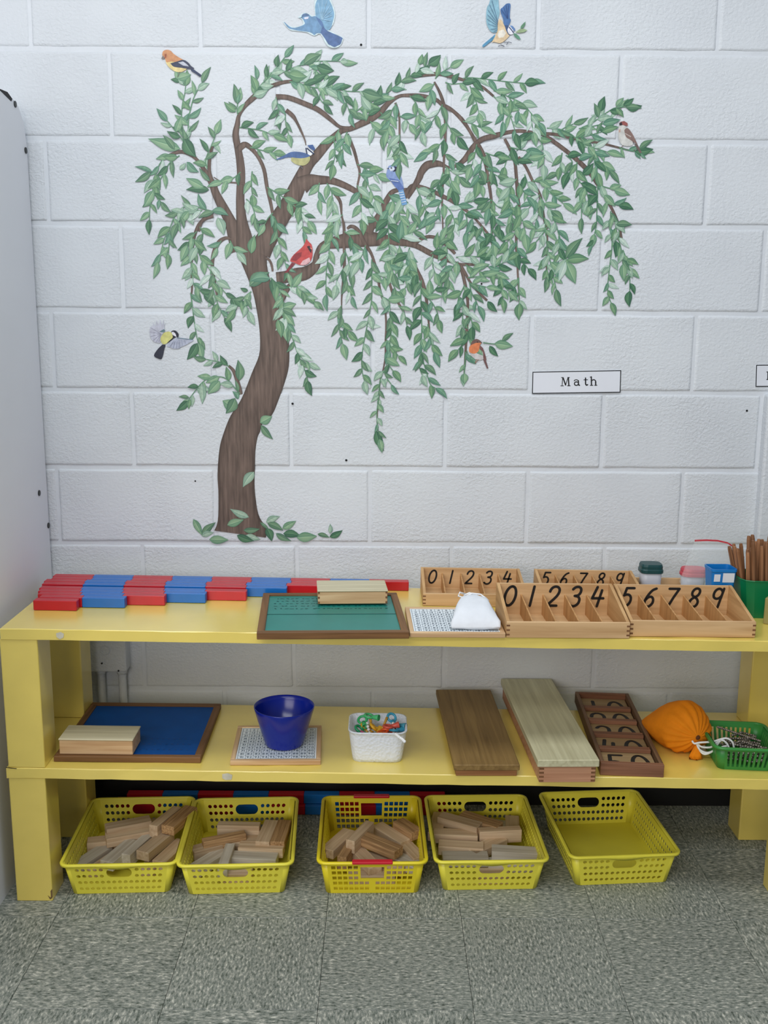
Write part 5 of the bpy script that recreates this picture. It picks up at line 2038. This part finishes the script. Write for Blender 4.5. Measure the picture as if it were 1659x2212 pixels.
def leaf_mesh(k):
    """a pointed leaf lying along +x, one unit long, with a lighter midrib"""
    dk, lt = GREENS[k % len(GREENS)]
    dk, lt = lin(dk), lin(lt)
    ma = .17+.03*((k*7) % 3)
    n = 7
    vs, cs, fs = [], [], []
    bend = (.05, -.05, .0, .09)[k % 4]
    for i in range(n+1):
        s = i/n
        wd = ma*math.sin(math.pi*min(1, s**.82))*(1-.25*s)*1.1
        if i in (0, n): wd = .004
        zc = bend*math.sin(math.pi*s)
        t_ = abs(s-.45)/.55
        for q, (o_, sh_) in enumerate(((1, .30), (.5, .75), (.09, .85), (0, 1.), (-.09, .2), (-.5, .5), (-1, .05))):
            f = max(0, min(1, sh_-.45*t_*t_))
            c = tuple(a*(1-f)+b*f for a, b in zip(dk, lt))
            if q == 3: c = tuple(min(1, v*1.25+.03) for v in lt[:3])+(1,)
            vs.append((s, 0, zc+wd*o_))
            cs.append(c)
    for i in range(n):
        for q in range(6):
            a = i*7+q
            fs.append((a, a+1, a+8, a+7))
    return ink_mesh('leaf', vs, fs, cs, M_LEAF)


LM = [leaf_mesh(k) for k in range(14)]
leaves = []     # x0, y0, x1, y1 (pixels), breadth factor, mesh index, depth


def add_leaf(x0, y0, x1, y1, br=1., k=None, pale=False, front=True):
    if k is None:
        k = random.choice((5, 6, 12, 13)) if pale else random.choice((0, 1, 2, 3, 4, 7, 8, 9, 10, 11, 2, 5))
    leaves.append((x0, y0, x1, y1, br, k, front))


random.seed(42)
for si, (pts, sp, ln) in enumerate(ST):
    ribbon('stem', [(x, y, 2.6-1.0*i/len(pts)) for i, (x, y) in enumerate(pts)], STEMG, M_LEAF, .00052+.000003*(si % 50))
    P = resample([(x, y) for x, y in smooth(pts, 4)], 60)
    tot = sum((b-a).length for a, b in zip(P, P[1:]))
    s = sp*.35
    side = random.choice((1, -1))
    while s < tot-4:
        i = min(58, int(s/tot*59))
        p = P[i]
        d = (P[i+1]-P[max(0, i-1)]).normalized()
        a = math.atan2(d.y, d.x)+side*math.radians(random.uniform(26, 58))
        # leaves on hanging twigs droop
        v = Vector((math.cos(a), math.sin(a)))
        if d.y > .2: v = (v+Vector((0, .18))).normalized()
        l = ln*random.uniform(.82, 1.12)*(1-.18*s/tot)
        add_leaf(p.x, p.y, p.x+v.x*l, p.y+v.y*l, random.uniform(.85, 1.15), None, random.random() < .13)
        side = -side
        s += sp*random.uniform(.9, 1.28)
    d = (P[59]-P[55]).normalized()
    l = ln*random.uniform(.9, 1.1)
    add_leaf(P[59].x, P[59].y, P[59].x+d.x*l, P[59].y+d.y*l, 1.05)
    if tot > 60 and random.random() < .6:        # faded leaves behind
        for _ in range(2):
            i = random.randint(10, 50)
            a = random.uniform(0, 2*math.pi)
            add_leaf(P[i].x, P[i].y, P[i].x+math.cos(a)*ln*.9, P[i].y+abs(math.sin(a))*ln*.9, 1.1, None, True, False)
# leaves drawn singly
EX = [(1222, 558, 1258, 514, 1.15, 0), (1224, 562, 1272, 559, 1.1, 1), (1223, 566, 1243, 613, 1.15, 2), (1222, 560, 1196, 594, .9, 5), (1222, 566, 1206, 609, 1., 6),
      (1201, 624, 1212, 662, 1.15, 0), (1122, 655, 1121, 692, 1.25, 1), (1371, 327, 1411, 322, 1.2, 4), (1380, 322, 1410, 302, 1.1, 0), (1384, 330, 1396, 343, 1.1, 3),
      (1351, 232, 1386, 234, 1.1, 0), (1346, 228, 1369, 212, 1.2, 4), (1330, 230, 1347, 211, 1.2, 2), (1330, 234, 1347, 254, 1.1, 1), (1298, 241, 1306, 208, 1.4, 4), (1292, 254, 1283, 223, 1.3, 0),
      (512, 196, 505, 181, 1.1, 4), (512, 224, 505, 182, 1.25, 0), (514, 224, 521, 201, 1.1, 3), (510, 242, 484, 220, 1.1, 1),
      (427, 741, 404, 777, 1.2, 4), (429, 728, 436, 748, 1.1, 1), (383, 170, 413, 161, 1.3, 2), (330, 372, 291, 360, .7, 3), (326, 372, 292, 393, 1.1, 0),
      (517, 822, 514, 777, 1.35, 0), (475, 823, 449, 851, 1.25, 2), (436, 828, 437, 873, .8, 5), (406, 866, 381, 887, 1.2, 4), (409, 859, 386, 857, 1.1, 0), (411, 862, 408, 884, 1.2, 1),
      (505, 880, 481, 865, 1.9, 2), (508, 860, 488, 893, 1.8, 0), (515, 862, 502, 845, 1.6, 3),
      (562, 913, 588, 899, 1.5, 2), (564, 918, 590, 949, 1.1, 0), (549, 1019, 525, 1052, 1.05, 5), (538, 1117, 497, 1099, .8, 5), (491, 1134, 527, 1122, 1.0, 2),
      (418, 1121, 438, 1157, .8, 2), (436, 1157, 466, 1128, 1.1, 0), (436, 1157, 462, 1150, 1.1, 5), (452, 1165, 494, 1166, 1., 2), (526, 1145, 562, 1142, 1.1, 0), (532, 1155, 563, 1165, .95, 5),
      (512, 1156, 549, 1168, 1.1, 4), (562, 1128, 582, 1146, .8, 0), (575, 1128, 605, 1115, 1., 5), (578, 1130, 612, 1146, 1.25, 0), (610, 1142, 640, 1125, 1., 2), (576, 1140, 587, 1169, 1.4, 4),
      (596, 1152, 629, 1168, 1.1, 0), (612, 1152, 650, 1158, 1.2, 4), (641, 1161, 685, 1158, 1.1, 2), (686, 1153, 712, 1161, 1.1, 0), (712, 1160, 740, 1145, 1.1, 4), (713, 1152, 713, 1131, 1., 5),
      (543, 548, 551, 507, 1.2, 1), (539, 618, 582, 588, 1.5, 0), (584, 602, 540, 608, 1.5, 3), (536, 628, 519, 622, 1.3, 4), (612, 664, 640, 656, 1.3, 2), (610, 668, 640, 684, 1.3, 0), (600, 690, 608, 730, 1.2, 1),
      (458, 455, 494, 466, 1.3, 3), (470, 470, 484, 508, 1.2, 5), (454, 392, 430, 362, .9, 0), (452, 410, 402, 410, .9, 4), (440, 405, 402, 385, 1., 2), (404, 350, 430, 372, 1.5, 3), (388, 366, 402, 352, 1.2, 5),
      (398, 300, 424, 340, 1.5, 4), (390, 322, 320, 300, .75, 2), (378, 324, 352, 292, 1.1, 0), (1150, 287, 1128, 304, 1.3, 4), (1158, 262, 1180, 296, 1.5, 0), (1250, 345, 1280, 338, 1.5, 3), (1258, 378, 1282, 352, 1.3, 4),
      (1330, 485, 1365, 486, 1.3, 0), (1053, 651, 1074, 674, 1.2, 4), (1003, 806, 1003, 830, 1.6, 2), (1068, 742, 1108, 748, 1.1, 2), (1084, 737, 1109, 719, 1.1, 0), (1057, 747, 1076, 770, 1.1, 4), (1014, 772, 1028, 787, 1.2, 3),
      (812, 930, 829, 974, 1., 4), (679, 654, 690, 668, 1.2, 2), (735, 133, 753, 135, 1.5, 5), (656, 139, 694, 118, 1.5, 0), (684, 143, 722, 153, 1.4, 4), (624, 160, 664, 166, 1.6, 1),
      (782, 198, 828, 210, 1.5, 0), (905, 140, 912, 117, 1.6, 1), (925, 140, 952, 119, 1.6, 4), (1133, 180, 1166, 180, 1.4, 4)]
for q in EX:
    add_leaf(*q)
ribbon('stem', [(1044, 740, 2), (1058, 742, 2), (1070, 743, 2)], STEMG, M_LEAF, .00068)
ribbon('stem', [(1008, 757, 2), (1012, 768, 2), (1018, 776, 2)], STEMG, M_LEAF, .00068)
# the 300 largest leaves are parts, the others one mesh
leaves_ = sorted(range(len(leaves)), key=lambda i: -math.hypot(leaves[i][2]-leaves[i][0], leaves[i][3]-leaves[i][1])*leaves[i][4])
big = set(leaves_[:300])
rv, rf, rc = [], [], []
for i, (x0, y0, x1, y1, br, k, front) in enumerate(leaves):
    a, b = Vector(wp(x0, y0, 0)), Vector(wp(x1, y1, 0))
    d = b-a
    ln = d.length
    an = math.atan2(d.z, d.x)
    dep = (.0007 if front else .00016)+(.0000035*(i % 211) if front else .000004*(i % 29))
    fl_ = -1 if (i*13) % 2 else 1
    me = LM[k]
    if i in big:
        o = link('leaf', me, tree)
        o.location = (a.x, -dep, a.z)
        o.rotation_euler = (0, -an, 0)
        o.scale = (ln, 1, ln*br*fl_)
    else:
        base = len(rv)
        ca, sa = math.cos(an), math.sin(an)
        for v, c in zip(me.vertices, me.color_attributes['ink'].data):
            u, w2 = v.co.x*ln, v.co.z*ln*br*fl_
            rv.append((a.x+u*ca-w2*sa, -dep, a.z+u*sa+w2*ca))
            rc.append(tuple(c.color))
        for p in me.polygons:
            rf.append(tuple(base+q for q in p.vertices))
fo = link('foliage', ink_mesh('foliage', rv, rf, rc, M_LEAF), tree)
fo['kind'] = 'stuff'
print('leaves', len(leaves))

# ------------------------------------------------------------------ bird decals


def bird(label, off, k, parts):
    f = lambda p: W(off[0]+p[0]/k, off[1]+p[1]/k)
    c = Vector()
    n = 0
    for _, _, P in parts:
        for p in P:
            c += f(p)
            n += 1
    c /= n
    t = thing('bird_decal', label, 'bird sticker', (c.x, -.0019, c.z))
    for i, (nm, col, P) in enumerate(parts):
        col = lin(col)
        Q = smooth([(f(p).x-c.x, f(p).z-c.z) for p in P+[P[0]]], 3)[:-1] if len(P) > 6 else [(f(p).x-c.x, f(p).z-c.z) for p in P]
        bm = bmesh.new()
        d = -.0004-.0001*i
        fr = [bm.verts.new((x, d, z)) for x, z in Q]
        fc = bm.faces.new(fr)
        fc.normal_update()
        bmesh.ops.triangulate(bm, faces=[fc], ngon_method='EAR_CLIP')
        me = bpy.data.meshes.new(nm)
        bm.to_mesh(me)
        bm.free()
        at = me.color_attributes.new('ink', 'FLOAT_COLOR', 'POINT')
        for q in range(len(me.vertices)):
            at.data[q].color = col
        me.materials.append(M_BIRD)
        link(nm, me, t)
    return t


def line(a, b, wd):
    a, b = Vector(a), Vector(b)
    n = (b-a).normalized()
    n = Vector((-n.y, n.x))*wd/2
    return [tuple(a+n), tuple(b+n), tuple(b-n), tuple(a-n)]


bird('orange and yellow finch sticker at the top left of the tree', (280, 90), 5.53, [
    ('belly', (226, 206, 146), [(425, 190), (440, 260), (480, 315), (540, 355), (600, 368), (650, 352), (690, 310), (620, 230), (520, 210)]),
    ('back', (204, 146, 104), [(392, 165), (400, 120), (440, 100), (490, 110), (530, 150), (590, 190), (645, 225), (600, 252), (500, 240), (445, 250), (425, 205)]),
    ('face', (160, 88, 62), [(420, 150), (445, 150), (440, 200), (420, 200)]),
    ('wing', (62, 68, 90), [(490, 262), (560, 242), (645, 220), (705, 255), (735, 292), (775, 325), (700, 328), (620, 315), (530, 302)]),
    ('wing_bar', (188, 192, 204), [(580, 252), (640, 240), (690, 275), (710, 300), (640, 288)]),
    ('tail', (52, 64, 92), [(728, 330), (765, 332), (862, 402), (842, 425), (800, 392), (740, 355)]),
    ('beak', (128, 120, 118), [(398, 172), (380, 206), (412, 212), (422, 190)]),
    ('leg', (120, 130, 110), line((600, 365), (575, 425), 8))])
bird('blue bird sticker flying left at the top edge', (600, 0), 10.37, [
    ('outline', (206, 224, 228), [(450, 400), (520, 340), (600, 285), (700, 310), (780, 360), (830, 330), (820, 130), (860, -40), (1130, -90), (1240, 130), (1290, 330), (1240, 560), (1150, 680), (1440, 830), (1460, 910), (1400, 1030), (1260, 1080), (1100, 1020), (960, 770), (820, 810), (640, 730), (400, 700), (250, 660), (110, 480), (300, 600), (480, 590), (570, 540), (540, 440)]),
    ('body', (114, 152, 188), [(530, 400), (540, 350), (580, 315), (640, 305), (700, 330), (760, 380), (850, 370), (960, 480), (1010, 590), (1100, 700), (1000, 760), (930, 750), (870, 755), (820, 790), (750, 740), (650, 715), (500, 700), (400, 680), (270, 650), (200, 590), (140, 490), (250, 590), (350, 630), (460, 610), (600, 550), (590, 480)]),
    ('wing', (126, 168, 198), [(850, 370), (840, 150), (880, 10), (930, -40), (1100, -70), (1180, 60), (1215, 130), (1245, 220), (1265, 330), (1250, 430), (1220, 540), (1195, 630), (1120, 690), (1010, 590), (960, 480)]),
    ('tail', (86, 112, 158), [(960, 740), (1010, 600), (1120, 700), (1430, 840), (1440, 900), (1410, 990), (1340, 1030), (1270, 1060), (1180, 1020), (1130, 990), (1050, 860)]),
    ('shoulder', (92, 124, 170), [(850, 380), (940, 430), (1000, 500), (1040, 620), (980, 600), (900, 480)]),
    ('cheek', (214, 214, 228), [(580, 410), (640, 385), (700, 380), (680, 430), (620, 440)]),
    ('cap', (92, 118, 154), [(540, 385), (560, 330), (640, 305), (700, 330), (700, 360), (620, 365)]),
    ('beak', (80, 110, 130), [(470, 405), (545, 392), (550, 412)])] +
    [('feather', (150, 186, 210), line((980, 440), (a, b), 16)) for a, b in ((900, 60), (1000, 0), (1100, 30), (1170, 130), (1210, 250), (1215, 360), (1190, 480))])
bird('blue and cream bird sticker carrying a leaf, at the top edge', (1020, 0), 11.85, [
    ('wing', (136, 180, 198), [(660, 480), (700, 340), (680, 180), (655, -30), (480, -30), (430, 100), (380, 190), (360, 310), (355, 430), (365, 600), (420, 740), (500, 830), (600, 840), (650, 780), (640, 640)]),
    ('wing', (74, 114, 168), [(800, 660), (790, 500), (740, 370), (720, 250), (770, 200), (830, 140), (880, 100), (975, 110), (965, 300), (960, 460), (985, 530), (940, 640), (870, 670)]),
    ('tail', (84, 144, 180), [(590, 880), (560, 1000), (450, 1090), (290, 1210), (260, 1170), (330, 1100), (450, 1000)]),
    ('body', (218, 194, 158), [(700, 480), (760, 540), (820, 660), (890, 800), (960, 890), (900, 980), (800, 1070), (700, 1110), (560, 1080), (500, 1090), (570, 960), (640, 800), (650, 620)]),
    ('breast', (226, 220, 208), [(680, 800), (800, 760), (860, 860), (800, 960), (680, 980), (640, 900)]),
    ('collar', (56, 84, 128), [(830, 660), (930, 660), (900, 760), (920, 860), (970, 900), (930, 900), (870, 800)]),
    ('head', (228, 228, 236), [(900, 760), (940, 690), (1000, 720), (1060, 820), (1040, 880), (960, 890), (910, 830)]),
    ('cap', (98, 134, 184), [(960, 660), (1030, 670), (1090, 740), (1100, 800), (1050, 790), (1000, 720)]),
    ('stripe', (46, 66, 104), line((940, 700), (1060, 850), 26)),
    ('leaf', (96, 140, 110), [(1230, 750), (1240, 680), (1300, 610), (1360, 560), (1355, 640), (1310, 720)]),
    ('leaf', (150, 172, 132), [(1100, 840), (1200, 760), (1300, 740), (1410, 780), (1330, 830), (1220, 850)]),
    ('leaf', (92, 142, 116), [(1050, 860), (1120, 870), (1200, 940), (1240, 1025), (1150, 1000), (1070, 930)]),
    ('foot', (70, 76, 90), line((660, 1195), (730, 1160), 14)), ('foot', (70, 76, 90), line((730, 1160), (820, 1195), 20)),
    ('foot', (70, 76, 90), line((800, 1095), (920, 1090), 14)), ('foot', (70, 76, 90), line((920, 1085), (870, 1160), 12)), ('foot', (70, 76, 90), line((920, 1080), (1005, 1110), 14))] +
    [('feather', (62, 96, 130), line((650, 560+k*30), (a, b), 10)) for k, (a, b) in enumerate(((500, 20), (440, 130), (395, 260), (380, 380), (380, 500), (400, 620), (460, 760), (540, 830)))] +
    [('feather', (40, 66, 120), line((900, 480), (a, b), 10)) for a, b in ((740, 260), (800, 200), (860, 150), (930, 130))])
bird('brown capped sparrow sticker at the right end of the tree', (1120, 180), 5.53, [
    ('tail', (112, 98, 94), [(1380, 728), (1412, 718), (1472, 830), (1445, 835)]),
    ('body', (206, 206, 202), [(1200, 500), (1188, 580), (1200, 680), (1240, 740), (1310, 752), (1365, 730), (1335, 640), (1295, 540), (1250, 500)]),
    ('wing', (134, 110, 104), [(1260, 560), (1300, 535), (1355, 600), (1400, 690), (1412, 728), (1340, 682), (1280, 640)]),
    ('wing_bar', (186, 172, 164), line((1270, 600), (1340, 640), 12)),
    ('breast', (198, 164, 150), [(1195, 560), (1215, 545), (1215, 585), (1196, 590)]),
    ('cap', (152, 88, 84), [(1200, 480), (1220, 460), (1260, 453), (1300, 478), (1302, 512), (1240, 500)]),
    ('face', (58, 48, 54), [(1198, 480), (1228, 465), (1240, 500), (1205, 508)]),
    ('leg', (120, 100, 90), line((1250, 745), (1225, 765), 8))])
bird('blue tit sticker perched on the upper branch inside the tree', (560, 90), 5.53, [
    ('belly', (180, 178, 126), [(400, 1370), (520, 1390), (600, 1370), (600, 1430), (540, 1480), (450, 1470), (380, 1420)]),
    ('wing', (76, 104, 152), [(190, 1412), (300, 1360), (380, 1320), (480, 1318), (570, 1340), (605, 1370), (500, 1395), (350, 1382), (250, 1408)]),
    ('head', (222, 226, 230), [(558, 1290), (600, 1275), (655, 1330), (615, 1365), (570, 1340)]),
    ('cap', (66, 98, 154), [(575, 1240), (640, 1232), (668, 1280), (655, 1305), (600, 1272)]),
    ('stripe', (34, 50, 82), line((570, 1275), (655, 1345), 16)), ('collar', (34, 50, 82), line((558, 1270), (572, 1345), 14)),
    ('leg', (110, 110, 120), line((490, 1480), (520, 1520), 8))])
bird('crested blue jay sticker in the middle of the tree', (680, 80), 3.318, [
    ('tail', (112, 160, 206), [(595, 1085), (632, 1080), (662, 1200), (625, 1208)]),
    ('body', (132, 154, 200), [(520, 950), (530, 925), (560, 915), (592, 902), (602, 960), (628, 1030), (634, 1090), (600, 1092), (550, 1040), (512, 1000)]),
    ('wing', (92, 116, 174), [(530, 1010), (600, 1025), (642, 1088), (600, 1102), (560, 1055)]),
    ('face', (212, 220, 234), [(530, 940), (560, 930), (575, 950), (545, 965)]),
    ('collar', (30, 36, 60), [(568, 925), (588, 933), (582, 962), (560, 967), (575, 945)]),
    ('eye', (24, 28, 44), [(542, 938), (552, 934), (556, 942), (546, 946)]),
    ('beak', (60, 66, 84), [(512, 944), (532, 938), (532, 948)])] +
    [('tail_bar', (216, 226, 240), line((600+k*6, 1118+k*17), (634+k*5, 1112+k*17), 5)) for k in range(5)] +
    [('wing_bar', (214, 222, 238), line((545, 1030), (600, 1036), 5))])
bird('red cardinal sticker on the lower limb of the tree', (560, 350), 5.53, [
    ('tail', (128, 52, 62), [(390, 1200), (432, 1212), (342, 1320), (302, 1328)]),
    ('body', (192, 76, 76), [(562, 918), (600, 960), (630, 1000), (636, 1120), (600, 1200), (540, 1232), (470, 1226), (420, 1202), (370, 1180), (410, 1110), (500, 1030), (540, 980)]),
    ('belly', (222, 178, 182), [(520, 1180), (600, 1140), (612, 1190), (550, 1232), (490, 1226)]),
    ('wing', (146, 56, 62), [(378, 1172), (420, 1100), (512, 1075), (500, 1130), (440, 1182)]),
    ('mask', (52, 44, 52), [(570, 1010), (600, 1000), (625, 1040), (622, 1090), (592, 1050)]),
    ('beak', (220, 136, 126), [(602, 1022), (642, 1030), (625, 1048)]),
    ('leg', (90, 80, 80), line((540, 1230), (560, 1262), 8))])
bird('great tit sticker flying left of the trunk with yellow breast', (300, 670), 12.76, [
    ('wing', (190, 192, 206), [(730, 590), (705, 470), (745, 340), (690, 420), (690, 260), (640, 400), (590, 260), (560, 400), (480, 290), (470, 430), (385, 350), (410, 450), (340, 440), (300, 560), (320, 740), (400, 850), (480, 890), (600, 890), (640, 680)]),
    ('wing', (176, 182, 200), [(1000, 770), (1120, 755), (1500, 820), (1420, 890), (1300, 960), (1180, 1010), (1100, 1060), (950, 1060), (850, 1020), (780, 990), (830, 900)]),
    ('tail', (44, 48, 64), [(650, 950), (740, 960), (710, 1060), (640, 1330), (530, 1330), (420, 1250), (520, 1080)]),
    ('breast', (208, 206, 130), [(700, 620), (820, 590), (900, 620), (940, 720), (900, 830), (780, 910), (680, 940), (620, 870), (600, 780), (650, 680)]),
    ('head', (30, 34, 52), [(885, 615), (920, 570), (1000, 558), (1070, 610), (1102, 680), (1080, 755), (1040, 720), (1020, 650), (950, 590)]),
    ('cheek', (232, 230, 238), [(910, 620), (950, 595), (1010, 640), (1040, 730), (990, 710), (930, 670)]),
    ('throat', (28, 32, 46), [(930, 690), (990, 715), (1030, 740), (950, 785), (880, 850), (780, 908), (870, 820), (940, 750)]),
    ('shoulder', (96, 124, 132), [(570, 590), (700, 520), (735, 570), (690, 610), (610, 600)]),
    ('wing_edge', (96, 128, 140), line((1060, 765), (1500, 815), 16))] +
    [('feather', (146, 146, 166), line((620, 650), (a, b), 8)) for a, b in ((330, 480), (315, 600), (330, 720), (400, 830), (480, 880), (560, 880))] +
    [('feather', (140, 148, 172), line((a, b), (c, d), 8)) for a, b, c, d in ((960, 860, 860, 1010), (1010, 840, 950, 1050), (1060, 830, 1040, 1050), (1110, 820, 1130, 1030), (1180, 820, 1220, 980), (1260, 820, 1310, 940))])
bird('orange breasted robin sticker hanging at the lower right of the tree', (900, 580), 5.53, [
    ('tail', (112, 84, 84), [(792, 1085), (825, 1092), (856, 1190), (838, 1196)]),
    ('body', (198, 194, 194), [(640, 1000), (730, 975), (760, 930), (800, 1000), (812, 1060), (770, 1092), (700, 1082), (660, 1045)]),
    ('wing', (120, 86, 84), [(752, 915), (790, 950), (815, 1020), (832, 1092), (798, 1082), (790, 1000), (750, 960)]),
    ('breast', (218, 130, 86), [(628, 940), (660, 895), (720, 885), (772, 885), (752, 920), (740, 982), (690, 1017), (630, 998)]),
    ('cap', (114, 88, 82), [(640, 922), (660, 870), (710, 842), (757, 860), (772, 886), (710, 888), (660, 908)]),
    ('eye', (36, 28, 28), [(718, 872), (730, 872), (730, 884), (718, 884)]),
    ('beak', (80, 66, 60), [(768, 880), (790, 888), (768, 894)]),
    ('twig', (98, 146, 112), line((790, 888), (940, 902), 8)),
    ('leg', (150, 120, 100), line((740, 1085), (700, 1130), 7)), ('leg', (150, 120, 100), line((720, 1082), (695, 1125), 7))])
